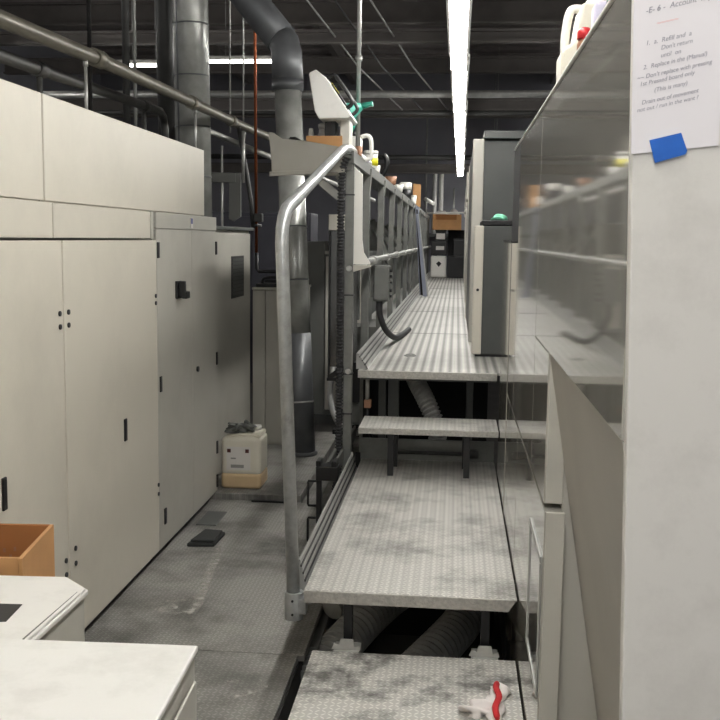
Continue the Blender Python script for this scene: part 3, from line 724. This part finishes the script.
for y, x, z in ((4.9, -2.075, 2.56), (6.9, -2.177, 2.643)):
    t.part('coupling', MB().tube([(x, y-.05, z-.002), (x+.0, y+.05, z+.002)], .039, 16), DPIPE, parent=d)
    t.part('support_rod', MB().tube([(x, y, z-.03), (x, y, 2.277)], .016, 8), DPIPE)
t = T('overhead_pipe', 'thin light pipe running back beyond the wide duct toward the far wall', 'pipe', (-2.0, 10, 2.6), 'pipes above the left machine')
t.part('tube', MB().tube([(-2.32, 8.8, 2.72), (-2.27, 9.0, 2.70), (-1.86, 11, 2.55), (-1.2, 14.5, 2.3)], .028, 14), GALV)
t.part('rod', MB().tube([(-2.1, 9.8, 5.94), (-2.1, 9.8, 2.62)], .008, 8), GALV)
for (x, y, z0, z1, r, m, lab) in (
    (-2.05, 9.0, 2.68, 5.94, .008, GALV, 'thin threaded rod dropping beside the wide shiny duct'),
    (-1.62, 9.4, 1.90, 2.62, .011, GALV, 'short bright hanging rod left of the copper pipe'),
    (-1.78, 8.3, 2.2, 2.62, .013, GALV, 'stout short hanging rod above the grey frame'),
    (-1.96, 8.3, 1.4, 2.5, .01, GALV, 'long thin rod hanging through the grey frame'),
    (-1.48, 9.0, 1.6, 2.0, .008, GALV, 'faint short rod just right of the copper pipe'),
    (-2.6, 7.8, 2.3, 5.94, .03, DPIPE, 'dark vertical pipe behind the thick overhead pipes, left of the shiny duct'),
    (-2.53, 7.8, 2.3, 5.94, .014, DUCTM, 'shiny narrow vertical pipe beside the dark one above the housings'),
    (-1.965, 5.3, 2.29, 5.94, .012, BLACKM, 'black hanger rod crossing behind the thick overhead pipe')):
    single('hanger_rod', MB().tube([(x, y, z0), (x, y, z1)], r, 10), m, lab, 'rod')
t = T('copper_pipe', 'reddish copper pipe dropping from above and elbowing into a dark lower pipe', 'pipe', (-1.71, 8.5, 1.35))
t.part('drop', MB().tube([(-1.71, 8.5, 1.62), (-1.74, 8.5, 5.94)], .013, 10), COPPER)
t.part('elbow', MB().tube([(-1.71, 8.5, 1.62), (-1.705, 8.5, 1.48), (-1.69, 8.5, 1.46), (-1.3, 8.5, 1.46)], .016, 10), BLACKM)
t = T('angled_duct', 'long dark sloping pipe run with valve clutter beyond the vent cabinet', 'pipe', (-1.55, 8.3, 1.8))
t.part('tube', MB().tube([(-1.72, 8.42, 1.826), (-1.74, 8.42, 2.05), (-1.78, 8.42, 2.3), (-1.85, 8.42, 2.69)], .02, 10), DPIPE)
t.part('valve', MB().box(-1.71, -1.64, 8.38, 8.46, 1.88, 1.95).box(-1.69, -1.66, 8.3, 8.5, 1.84, 1.86), DPIPE, .006)

# ceiling services
for i, (y, z, r, m, lab) in enumerate((
    (14.0, 3.72, .05, GALV, 'upper thin grey pipe crossing below the ceiling from side to side'),
    (14.4, 3.52, .035, DPIPE, 'lower dark pipe crossing below the ceiling just under the grey one'),
    (20, 3.35, .05, DPIPE, 'far dark pipe crossing the hall close to the back wall'))):
    single('cross_pipe', MB().xcyl(y, z, -9, 7, r, 10), m, lab, 'pipe', 'pipes crossing the ceiling')
for k, dx in enumerate((0, .35, .8)):
    single('diagonal_conduit', MB().tube([(-2.6+dx, 10.0, 5.4), (-1.5+dx, 15, 4.25), (-1.0+dx, 18, 4.0)], .013, 8), GALV if k != 1 else DPIPE,
           ('leftmost', 'middle', 'rightmost')[k]+' of three thin slanting conduits under the ceiling above the console', 'conduit', 'slanting conduits under the ceiling')
for x, lab in ((-.5, 'bright vertical pipe on the far wall, left of the pair above the cardboard carton'), (-.36, 'bright vertical pipe on the far wall, right of the pair above the cardboard carton')):
    single('wall_pipe', MB().tube([(x*1.13, 24.5, 1.9), (x*1.13, 24.5, 3.55)], .055, 12), WHITE, lab, 'pipe', 'vertical pipes on the far wall', origin=(x*1.13, 24.5, 1.9))
for x, z1, lab in ((-.78, 5, 'thin rod on the far wall left of the bright vertical pipes'), (-.1, 3.0, 'thin rod on the far wall right of the bright vertical pipes')):
    single('wall_rod', MB().tube([(x, 24.6, 1.9), (x, 24.6, z1)], .02, 8), GALV, lab, 'rod')
single('wall_ledge', MB().box(-2.5, 1.5, 24.3, 25, 1.82, 1.9), DGREY, 'dark ledge low on the far wall under the bright vertical pipes', 'ledge')

# ------------------------------------------------------------------ far end of the walkway
t = T('white_canister', 'white plastic canister with a dark diamond mark at the far end of the walkway', 'canister', (-.37, 21, .965))
t.part('body', MB().box(-.535, -.21, 20.9, 21.2, .967, 1.42), HDPEW, .035)
t.part('diamond_label', MB().prism([(-.42, 1.26), (-.365, 1.31), (-.31, 1.26), (-.365, 1.19)], 'y', 20.893, 20.899), BLACKM)
t.part('cap', MB().lathe([(.04, 0), (.04, .012)], (-.45, 21.05, 1.421)), BLACK)
def bx(name, lab, x0, x1, y0, y1, z0, z1, m, lbl=None, cat='box', grp='boxes stacked at the far end'):
    t = T(name, lab, cat, ((x0+x1)/2, (y0+y1)/2, z0), grp)
    t.part('body', MB().box(x0, x1, y0, y1, z0+.001, z1-.03), m, .01)
    t.part('lid', MB().box(x0-.008, x1+.008, y0-.008, y1+.008, z1-.03, z1), m, .006)
    if lbl: t.part('label', MB().box(lbl[0], lbl[1], y0-.012, y0-.009, lbl[2], lbl[3]), LABELW)
bx('black_bin', 'black box with a white label standing on the white canister at the far end', -.53, -.2, 20.9, 21.25, 1.434, 1.725, BLACK, (-.43, -.26, 1.54, 1.62))
bx('black_bin', 'small black box with a white label, topmost of the stack below the open carton', -.445, -.23, 20.95, 21.2, 1.726, 1.955, BLACK, (-.43, -.25, 1.76, 1.88))
bx('black_bin', 'low wide black bin on the walkway deck right of the white canister', -.185, .155, 20.9, 21.3, .966, 1.42, BLACKM)
bx('black_bin', 'upright black bin stacked on the low wide one right of the white canister', -.07, .155, 20.9, 21.25, 1.421, 1.78, BLACK)
bx('black_bin', 'dark crate stacked behind the upright black bin, under the open carton', -.19, .155, 21.31, 21.6, .966, 1.955, PIT)
t = T('open_carton', 'orange-brown carton with crumpled white paper on top, at the far end above black boxes', 'carton', (-.21, 21.2, 1.956))
b = MB(); b.box(-.51, .08, 20.85, 20.862, 1.957, 2.27); b.box(-.51, .08, 21.5, 21.512, 1.957, 2.27); b.box(-.51, -.498, 20.863, 21.499, 1.957, 2.27); b.box(.068, .08, 20.863, 21.499, 1.957, 2.27); b.box(-.498, .068, 20.863, 21.499, 1.957, 1.97)
t.part('box', b, CARD)
t.part('dark_band', MB().box(-.45, -.02, 20.845, 20.849, 2.16, 2.27), CARDIN)
single('crumpled_paper', MB().crumple((-.33, 21.15, 2.2), .14, .2, .14, .3, 2, 1.972), CLOTHW, 'crumpled white paper in the left half of the far open carton', 'paper', 'crumpled paper in the far carton')
single('crumpled_paper', MB().crumple((-.09, 21.15, 2.2), .13, .2, .15, .3, 6, 1.972), CLOTHW, 'crumpled white paper in the right half of the far open carton', 'paper', 'crumpled paper in the far carton')
single('white_bar', MB().tube([(-.66, 20.6, 2.285), (.16, 20.6, 2.305)], .016, 8), HDPEW, 'thin white bar across the end of the walkway in front of the carton', 'bar')
t = T('white_tube', 'short white tube sticking out from the guard rail near its far end', 'tube', (-.55, 19.5, 2.3))
t.part('tube', MB().tube([(-.63, 19.5, 2.53), (-.46, 19.3, 2.43)], .035, 10), HDPEW); t.part('rod', MB().tube([(-.6, 19.5, 2.206), (-.6, 19.5, 2.52)], .012, 8), GALV)

# ------------------------------------------------------------------ right-hand machine
# far tall cabinets
for i in range(5):
    y0 = 7.75+i*2.55; y1 = y0+2.45
    zt = 2.47 if i else 2.50
    t = T('tall_cabinet', ['tall grey press cabinet with a white corner post just behind the small grey cabinet', 'second tall press cabinet along the upper walkway from the small grey cabinet',
          'third tall press cabinet along the upper walkway', 'fourth tall press cabinet along the upper walkway, next to last', 'farthest tall press cabinet at the end of the walkway by the black bins'][i], 'cabinet', (.6, (y0+y1)/2, .965), 'tall press cabinets along the walkway')
    x0 = .105+.012*i
    t.part('body', MB().box(x0+.02, .93, y0+.02, y1, .967, zt), DGREY, .004)
    t.part('corner_post', MB().box(x0, x0+.085, y0, y0+.1, .967, zt+.01), CREAM2, .008)
    t.part('side_door', MB().box(x0+.003, x0+.02, y0+.12, y1-.06, 1.0, zt-.02), GREYM, .004)
    t.part('edge_strip', MB().box(x0-.005, x0+.02, y1-.05, y1-.01, .967, zt-.02), CREAM2, .004)
    t.part('top_cap', MB().box(x0+.08, .93, y0-.02, y1, zt+.012, zt+.07), DGREY, .006)
    if i: t.part('top_bracket', MB().box(x0-.03, x0+.02, y0+.3, y0+1.0, zt-.3, zt-.02), CREAM2, .01)
t = T('small_cabinet', 'waist-high dark grey cabinet with white edge posts on the upper walkway', 'cabinet', (.35, 7.1, .965))
t.part('body', MB().box(.135, .62, 6.78, 7.55, .985, 1.845), DGREY, .004)
t.part('edge_post', MB().box(.115, .178, 6.755, 6.83, .985, 1.847), CREAM, .006); t.part('edge_post', MB().box(.56, .625, 6.755, 6.83, .985, 1.847), CREAM, .006)
t.part('plinth', MB().box(.14, .61, 6.8, 7.5, .966, .985), BLACK)
t.part('top_cap', MB().box(.165, .62, 6.79, 7.55, 1.848, 1.885), BLACKM, .008)
t.part('lock', MB().tube([(.146, 6.755, 1.42), (.146, 6.748, 1.42)], .01, 10), BLACK)
single('mint_cloth', MB().crumple((.285, 6.95, 1.898), .045, .05, .024, .4, 12, 1.886), MINT, 'crumpled mint green cloth on top of the small grey cabinet', 'cloth')

# near glossy press unit
t = T('press_unit', 'large glossy grey press unit with a dark sloping underside beside the steps', 'machine', (.8, 3.3, -.42))
t.part('upper_panel', MB().box(XR, XR+.03, 1.565, 3.284, 1.442, 2.17), GLOSS, .003, label='glossy grey upper panel')
t.part('upper_panel', MB().box(XR, XR+.03, 3.29, 4.38, 1.012, 2.17), GLOSS, .003, label='glossy grey upper panel, far one')
t.part('upper_panel', MB().box(XR, XR+.03, 4.387, 4.85, 1.012, 1.74), GLOSS, .003, label='glossy lower strip panel at the far end')
t.part('dark_edge_strip', MB().box(XR, XR+.03, 4.387, 4.85, 1.745, 2.17), RUBBER, .003, label='dark strip at the far upper end')
t.part('upper_door', MB().box(XR, XR+.052, 2.8, 3.288, 1.012, 1.441), GLOSS, .003)
t.part('door_edge', MB().box(XR+.004, XR+.052, 2.792, 2.799, 1.015, 1.44), CREAM2, .002, label='cream end face of the upper door')
t.part('top_rim', MB().box(XR-.004, XR+.02, 1.565, 4.85, 2.171, 2.178), WHITE, .002)
t.part('lower_door', MB().box(XR, XR+.052, 2.76, 3.99, .02, 1.0), GLOSS, .003)
t.part('door_edge', MB().box(XR+.004, XR+.056, 2.752, 2.759, .02, 1.0), CREAM2, .002, label='cream end face of the lower door')
fr = MB(); fr.box(XR-.006, XR, 2.79, 3.2, .84, .86); fr.box(XR-.006, XR, 2.79, 3.2, .44, .46); fr.box(XR-.006, XR, 3.18, 3.2, .461, .839); fr.box(XR-.006, XR, 2.79, 2.80, .461, .839)
ins = t.part('door_inset', MB().box(XR-.002, XR+.001, 2.8, 3.18, .46, .84), GLOSSD, .002); t.part('inset_frame', fr, ALU, .002, parent=ins)
t.part('end_body', MB().prism([(.314, 1.44), (.314, -.42), (1.2, -.42), (1.2, 1.44)], 'y', 2.80, 3.99), CREAM2)
t.part('sloping_underside', MB().prism([(.264, 1.441), (.30, 1.441), (1.2, 1.441), (1.2, -.4), (.565, -.4)], 'y', 1.565, 2.799), SLOPE, label='matt dark grey sloping underside')
t.part('upper_body', MB().box(XR+.032, 1.2, 1.57, 4.85, 1.443, 2.165), GREYM)
t.part('end_panel', MB().prism([(.315, -.4), (1.2, -.4), (1.2, 2.6), (.2347, 2.6)], 'y', 1.535, 1.563), ENDP, .003, label='off-white end panel facing the camera')
t.part('dark_end_gasket', MB().box(XR+.002, XR+.03, 4.853, 4.92, 1.01, 2.14), RUBBER, .004)
t.part('rear_body', MB().box(XR+.032, 1.2, 4.0, 4.85, -.42, 1.44), GREYM)
t.part('rear_door', MB().box(XR, XR+.03, 3.997, 4.66, .02, 1.0), GLOSS, .003)
t.part('rear_door', MB().box(XR, XR+.03, 4.667, 5.69, .02, 1.74), GLOSS, .003) if False else t.part('rear_door', MB().box(XR, XR+.03, 4.667, 4.85, .02, 1.0), GLOSS, .003)
t = T('low_press_unit', 'lower glossy grey press unit next to the upper step, beyond the tall glossy panel', 'machine', (.7, 5.3, -.42))
t.part('body', MB().box(XR+.031, 1.2, 4.93, 5.69, -.42, 1.735), GREYM)
t.part('side_panel', MB().box(XR, XR+.03, 4.93, 5.69, .02, 1.74), GLOSS, .003)
t.part('top_trim', MB().box(XR+.0, 1.2, 4.93, 5.69, 1.7405, 1.75), BLACKM)

# stuff on top of the press unit
OFF = Vector((.008, 0, 0))
t = T('handled_jug', 'white plastic jug with an integral handle on top of the glossy press unit', 'jug', (.35, 2.96, 2.178))
t.part('body', MB().prism([(.27, 2.18), (.268, 2.27), (.274, 2.285), (.292, 2.292), (.306, 2.315), (.314, 2.37), (.32, 2.405), (.42, 2.405), (.45, 2.33), (.455, 2.18)], 'y', 2.9, 3.05), HDPE, .012, seg=3)
t.part('handle', MB().tube(smooth_path([(.283, 2.97, 2.28), (.284, 2.97, 2.33), (.292, 2.97, 2.385), (.307, 2.97, 2.402), (.345, 2.97, 2.398)], 5), .0125, 12), HDPEW)
t.part('shoulder', MB().lathe([(.045, 0), (.032, .02), (.028, .028)], (.372, 2.97, 2.405)), HDPEW)
t.part('cap', MB().lathe([(.034, .028), (.034, .062), (.03, .066)], (.372, 2.97, 2.405)), HDPEW)
OFF = Vector((.004, .24, -.006))
t = T('glue_bottle', 'dark bottle with a red cap beside the jug atop the glossy press unit', 'bottle', (.30, 2.33, 2.178))
t.part('body', MB().lathe([(.016, 0), (.018, .006), (.018, .05), (.014, .062)], (.292, 2.3, 2.18)), BROWN)
t.part('cap', MB().lathe([(.018, .0625), (.018, .08), (.010, .09)], (.292, 2.3, 2.18)), RED)
t = T('lilac_bottle', 'pale lilac bottle with a small coloured label on top of the glossy press unit', 'bottle', (.325, 2.2, 2.178))
t.part('body', MB().box(.295, .36, 2.15, 2.22, 2.18, 2.30), LILAC, .01)
t.part('label', MB().box(.30, .355, 2.146, 2.149, 2.20, 2.26), CARD); t.part('label', MB().box(.3, .33, 2.144, 2.146, 2.24, 2.25), BLUEG)
t.part('cap', MB().lathe([(.018, 0), (.018, .03)], (.328, 2.185, 2.30)), HDPEW)
t = T('green_box', 'dark green carton on top of the glossy press unit at the top frame edge', 'box', (.35, 2.0, 2.178))
t.part('body', MB().box(.31, .42, 1.95, 2.08, 2.18, 2.32), GREEN, .004); t.part('lid', MB().box(.308, .422, 1.948, 2.082, 2.321, 2.34), GREEN, .004)

OFF = Vector((0, 0, 0))
# paper notice with tape
t = T('paper_notice', 'white handwritten paper notice hanging on the off-white end panel', 'notice', (.32, 1.53, 1.87))
PZ0 = 1.879
t.part('sheet', MB().prism([(.2525, PZ0), (.377, PZ0+.013), (.3735, 2.16), (.2450, 2.16)], 'y', 1.5315, 1.5335), PAPER)
def hand(body, x, z, size, rot, m=INK):
    M4 = Matrix.Translation(Vector((x, 1.5305, z))-t.loc) @ Matrix.Rotation(rot, 4, 'Y') @ Matrix.Rotation(math.pi/2, 4, 'X')
    o = text('writing', body, size, M4, m, shear=.35)
    o.parent = t.o; o.matrix_local = M4
R_ = -.22
for body, x, z, s, m in (('-E- 6 -  Account  key,', .276, 2.079, .0115, INK), ('~~~~~', .292, 2.062, .011, PINK), ('1.  a.  Refill and  a', .278, 2.034, .0095, INK), ('Don\'t return', .300, 2.028, .009, INK),
                         ('until  on', .300, 2.017, .009, INK), ('2.  Replace in the (Manual)', .276, 2.000, .0088, INK), ('~~ Don\'t replace with pressing', .268, 1.985, .0088, INK),
                         ('1st Pressed board only', .272, 1.976, .0088, INK), ('(This is many)', .293, 1.968, .0088, INK), ('Drain out of movement', .276, 1.950, .0088, INK), ('not out / run in the want ?', .270, 1.939, .0085, INK)):
    hand(body, x-.012, z, s*.97, R_, m)
for x, z in ((.3865, 1.972),):
    t.part('ink_mark', MB().tube([(x-.004, 1.5312, z), (x-.004, 1.530, z)], .0018, 8), INK)
single('masking_tape', MB().prism([(.2775, 1.899), (.3225, 1.910), (.3325, 1.884), (.330, 1.879), (.287, 1.866)], 'y', 1.5295, 1.5305), TAPE, 'bright blue masking tape holding the bottom of the paper notice', 'tape')

# ------------------------------------------------------------------ near left: desks and carton
t = T('white_cabinet', 'big white cabinet with a flat top filling the bottom left corner', 'cabinet', (-1.0, 1.4, 0))
t.part('body', MB().prism([(-1.42, 1.93), (-.525, 1.962), (-.49, 1.0), (-1.45, 1.0)], 'z', .03, .885), CREAM2, .004)
t.part('top_panel', MB().prism([(-1.43, 1.935), (-.519, 1.969), (-.484, .995), (-1.46, .99)], 'z', .886, .90), WHITE, .004)
t.part('side_door', MB().prism([(-.519, 1.93), (-.488, 1.05), (-.482, 1.05), (-.513, 1.93)], 'z', .08, .84), CREAM2, .004)
t.part('plinth', MB().box(-1.4, -.54, 1.05, 1.9, .0, .03), BLACKM)
t = T('white_console', 'low white console with a chamfered corner and a black slot in its top', 'console', (-1.25, 2.45, 0))
tp = [(-1.52, 2.59), (-1.065, 2.617), (-.968, 2.525), (-.975, 2.02), (-1.52, 2.02)]
t.part('body', MB().prism([(-1.51, 2.58), (-1.07, 2.605), (-.978, 2.52), (-.985, 2.03), (-1.51, 2.03)], 'z', .0, .785), CREAM2, .003)
t.part('top_panel', MB().prism(tp, 'z', .786, .80), WHITE, .003)
t.part('groove_or_rib_shade', MB().prism([(-.99, 2.50), (-.983, 2.50), (-.992, 2.18), (-.999, 2.18)], 'z', .8003, .8018), GREYM)
t.part('raised_edge', MB().prism([(-.982, 2.515), (-.972, 2.515), (-.98, 2.04), (-.99, 2.04)], 'z', .8003, .808), WHITE, .002)
t.part('slot', MB().prism([(-1.3, 2.385), (-1.095, 2.395), (-1.085, 2.28), (-1.3, 2.22)], 'z', .8002, .8015), BLACK)
t = T('carton', 'open brown cardboard carton standing behind the white console at the left frame edge', 'carton', (-1.4, 2.83, 0))
z1 = .83
def wallq(p, q, d): return MB().prism([p, q, (q[0]+d[0], q[1]+d[1]), (p[0]+d[0], p[1]+d[1])], 'z', 0, z1)
A, B, C, D = (-1.215, 2.665), (-1.262, 3.005), (-1.54, 2.985), (-1.52, 2.64)
t.part('side_wall', wallq(A, B, (-.012, 0)), CARD); t.part('back_wall', wallq((B[0]-.013, B[1]), C, (0, -.012)), CARDIN)
t.part('side_wall', wallq((C[0], C[1]-.014), D, (.012, 0)), CARD); t.part('front_wall', wallq((A[0]-.013, A[1]), (D[0]+.013, D[1]), (0, .012)), CARD)
t.part('base', MB().box(-1.5, -1.28, 2.69, 2.96, .45, .465), CARDIN)
pr = MB()
for x, z in ((-1.42, .74), (-1.40, .72), (-1.385, .745)): pr.box(x, x+.008, 2.978, 2.9785, z, z+.014)
t.part('print_mark', pr, BROWN)

# ------------------------------------------------------------------ jerrycan and floor clutter
OFF = Vector((-.022, 0, 0))
t = T('jerrycan', 'milky plastic jerrycan part full of amber liquid with a dark rag on top', 'jerrycan', (-1.4, 6.7, .04))
x0, x1, y0, y1 = -1.545, -1.268, 6.57, 6.83
t.part('body', MB().box(x0, x1, y0, y1, .135, .40), HDPE, .03, seg=4)
t.part('liquid', MB().box(x0-.001, x1+.001, y0-.001, y1+.001, .042, .155), LIQ, .025, seg=4, label='amber liquid showing through the lower third')
t.part('shoulder', MB().prism([(x0+.03, .40), (x1-.005, .40), (x1-.01, .425), (x0+.10, .415)], 'y', y0+.04, y1-.03), HDPE, .008)
t.part('cap', MB().lathe([(.03, 0), (.03, .03)], (x1-.06, y1-.08, .424)), HDPEW)
lb = t.part('label', MB().box(-1.505, -1.34, y0-.004, y0-.0015, .175, .335), LABELW)
mk_ = MB(); mk_.box(-1.50, -1.475, y0-.006, y0-.0042, .295, .32); mk_.box(-1.375, -1.35, y0-.006, y0-.0042, .295, .32)
t.part('hazard_mark', mk_, DRED, parent=lb)
t.part('label_print', MB().box(-1.475, -1.385, y0-.006, y0-.0042, .19, .212).box(-1.475, -1.44, y0-.006, y0-.0042, .25, .26), LABELG, parent=lb)
b = MB(); b.crumple((-1.46, 6.7, .435), .075, .07, .035, .5, 21, .4155); b.crumple((-1.39, 6.68, .45), .06, .05, .035, .5, 22, .425)
b.tube(smooth_path([(-1.5, 6.64, .43), (-1.45, 6.62, .45), (-1.42, 6.63, .475), (-1.38, 6.63, .47), (-1.35, 6.66, .44)], 4), .014, 8)
single('dark_rag', b, CLOTHG, 'crumpled black and grey rag lying on top of the jerrycan', 'cloth')
OFF = Vector((0, 0, 0))
b = MB(); b.prism([(-1.455, 5.48), (-1.30, 5.50), (-1.29, 5.73), (-1.42, 5.74)], 'z', .001, .022)
OFF = Vector((-.03, -.09, 0))
t = T('folded_cloth', 'dark charcoal folded cloth lying flat on the floor beside the cream cabinets', 'cloth', (-1.37, 5.6, 0))
t.part('lower_fold', b, CLOTHD, .006); t.part('upper_fold', MB().prism([(-1.44, 5.50), (-1.305, 5.51), (-1.30, 5.71), (-1.41, 5.725)], 'z', .0225, .038), CLOTHD, .006)
OFF = Vector((0, 0, 0))
single('dark_strip', MB().box(-1.32, -1.06, 6.40, 6.42, .0, .012), BLACKM, 'thin black strip on the floor at the front edge of the jerrycan slab', 'strip')

# black frames beside the platform
t = T('black_bracket', 'black metal bracket with two loop handles beside the edge of the lower platform', 'frame', (-.72, 5.4, -.03))
t.part('post', MB().box(-.745, -.715, 5.38, 5.41, -.03, .42), BLACKM, .003)
t.part('head_block', MB().box(-.745, -.62, 5.36, 5.46, .42, .50).box(-.745, -.72, 5.36, 5.46, .50, .53).box(-.66, -.63, 5.36, 5.46, .5, .53), BLACKM, .004)
t.part('brace', MB().bar((-.70, 5.4, .1), (-.62, 5.42, .40), .02), BLACKM)
for z in (.27, .06):
    t.part('loop_handle', MB().tube([(-.745, 5.39, z), (-.79, 5.39, z), (-.792, 5.39, z+.01), (-.792, 5.39, z+.13), (-.79, 5.39, z+.14), (-.745, 5.39, z+.14)], .007, 8), BLACKM)
t = T('guide_channel', 'grey U-shaped guide channel running back from the black bracket', 'channel', (-.68, 6, .4))
t.part('channel', MB().box(-.70, -.685, 5.48, 6.6, .43, .50).box(-.70, -.645, 5.48, 6.6, .42, .43).box(-.66, -.645, 5.48, 6.6, .43, .50), GREYM, .002)
t.part('support', MB().box(-.69, -.66, 6.5, 6.55, -.03, .42), BLACKM)
OFF = Vector((-.052, .42, 0))
t = T('sheet_column', 'dark glossy sheet-metal column hung beside the ribbed conduit', 'column', (-.68, 6.0, .85))
t.part('column', MB().box(-.745, -.61, 5.92, 6.34, .93, 1.80), COLM, .004)
t.part('edge', MB().box(-.755, -.745, 5.90, 5.93, .85, 1.80), BLACKM)
t.part('foot_bracket', MB().bar((-.75, 5.91, .86), (-.62, 5.91, .95), .015, .03).box(-.76, -.6, 5.9, 5.92, .84, .86), BLACKM)
t.part('hanger', MB().box(-.64, -.602, 6.345, 6.42, 1.2, 1.6), DGREY)
t.part('top_bracket', MB().box(-.76, -.62, 5.92, 6.1, 1.801, 1.9), CREAM2, .004)
OFF = Vector((0, 0, 0))
t = T('floor_machine', 'low dark machine block with an opening on the floor behind the front post', 'machine', (-.85, 8, -.03))
t.part('body', MB().box(-1.02, -.68, 9.1, 10.0, -.03, .95), GREYM, .005)
t.part('opening', MB().box(-.98, -.7, 9.08, 9.1, .25, .62), BLACK)
t.part('base_bar', MB().box(-1.05, -.66, 8.6, 8.7, .02, .08), BLACKM); t.part('base_bar', MB().box(-1.05, -.66, 8.85, 8.95, .02, .08), BLACKM)
single('grey_hose', MB().tube(smooth_path([(-1.0, 8.9, 1.0), (-1.02, 8.4, .65), (-1.0, 8.0, .5), (-.93, 7.7, .38), (-.82, 7.4, .32), (-.70, 7.2, .33)], 6), .024, 12), HOSEL, 'pale grey hose looping down behind the handrail to the platform edge', 'hose')

# ------------------------------------------------------------------ strip lights
def strip(label, loc, grp, m=LAMP):
    x, y, z = loc
    t = T('strip_light', label, 'light', loc, grp)
    t.part('housing', MB().prism([(x-.075, z+.09), (x-.05, z+.03), (x+.05, z+.03), (x+.075, z+.09), (x+.04, z+.14), (x-.04, z+.14)], 'y', y-1.2, y+1.2), HDPEW, .004)
    for dx in (-.03, .03): t.part('tube', MB().ycyl(x+dx, z, y-1.19, y+1.19, .022, 10), m)
    for yy in (-1.203, 1.191): t.part('end_cap', MB().box(x-.055, x+.055, y+yy, y+yy+.012, z-.024, z+.03), HDPEW)
    for yy in (-.8, .8): t.part('hanger', MB().tube([(x, y+yy, z+.14), (x, y+yy, 5.95)], .006, 6), GALV)
    return t
LZ = 3.0
main = strip('glowing fluorescent strip light, nearest in the row over the walkway', (-.02, 6.3, LZ), 'strip lights over the walkway')
names = ['second', 'third', 'fourth', 'fifth', 'last and farthest']
for k in range(1, 6):
    copy_thing(main.o, (-.02+.01*k, 6.3+2.44*k, LZ), names[k-1]+' glowing fluorescent strip light in the row over the walkway')
for k in range(1, 4):
    copy_thing(main.o, (-.02, 6.3-2.44*k-.4*(k > 0), LZ), 'fluorescent strip light over the steps, '+('first', 'second', 'third')[k-1]+' in the row before the nearest visible one')
# added lamps out of view, put in to brighten the back and ceiling
copy_thing(main.o, (.8, 23.0, 2.9), 'added fluorescent strip light hidden behind the tall cabinets to brighten the far wall')
for k, (x, y) in enumerate(((-6.6, 3), (-6.6, 8), (-6.6, 12.5), (4.2, 4), (4.2, 12))):
    copy_thing(main.o, (x, y, 3.6), 'added fluorescent strip light out of view over a neighbouring aisle')
def xstrip(label, x0, x1, y, z):
    t = T('cross_light', label, 'light', ((x0+x1)/2, y, z), 'crosswise strip lights at the far left')
    t.part('housing', MB().box(x0, x1, y-.04, y+.04, z+.03, z+.08), HDPEW, .004)
    t.part('tube', MB().xcyl(y, z, x0+.02, x1-.02, .02, 10), LAMPF)
    for x in (x0+.3, x1-.3): t.part('hanger', MB().tube([(x, y, z+.1), (x, y, 5.95)], .006, 6), GALV)
xstrip('thin glowing crosswise strip light between the shiny duct and the dark elbow', -3.78, -2.5, 15, 4.33)
xstrip('thin glowing crosswise strip light left of the wide shiny duct', -5.2, -4.25, 15, 4.28)

# ------------------------------------------------------------------ world and camera
w = bpy.data.worlds.new('World'); S.world = w; w.use_nodes = True
w.node_tree.nodes['Background'].inputs[0].default_value = (1, .985, .965, 1)
w.node_tree.nodes['Background'].inputs[1].default_value = .5
cam = bpy.data.cameras.new('camera'); co = bpy.data.objects.new('camera', cam); COL.objects.link(co)
F = 1000.0
cam.sensor_fit = 'HORIZONTAL'; cam.sensor_width = 36; cam.lens = 36*F/720; cam.clip_start = .05; cam.clip_end = 100
yaw, pitch, roll = .09445606, .12066181, .013
cy, sy, cp, sp_ = math.cos(yaw), math.sin(yaw), math.cos(pitch), math.sin(pitch)
fwd = Vector((-sy*cp, cy*cp, -sp_)); right = Vector((cy, sy, 0)); up_ = right.cross(fwd)
r2 = right*math.cos(roll)+up_*math.sin(roll); u2 = up_*math.cos(roll)-right*math.sin(roll)
co.matrix_world = Matrix(((r2.x, u2.x, -fwd.x, 0), (r2.y, u2.y, -fwd.y, 0), (r2.z, u2.z, -fwd.z, 1.75), (0, 0, 0, 1)))
S.camera = co
S.view_settings.view_transform = 'Standard'
S.view_settings.look = 'None'
S.view_settings.exposure = .1
S.cycles.max_bounces = 6
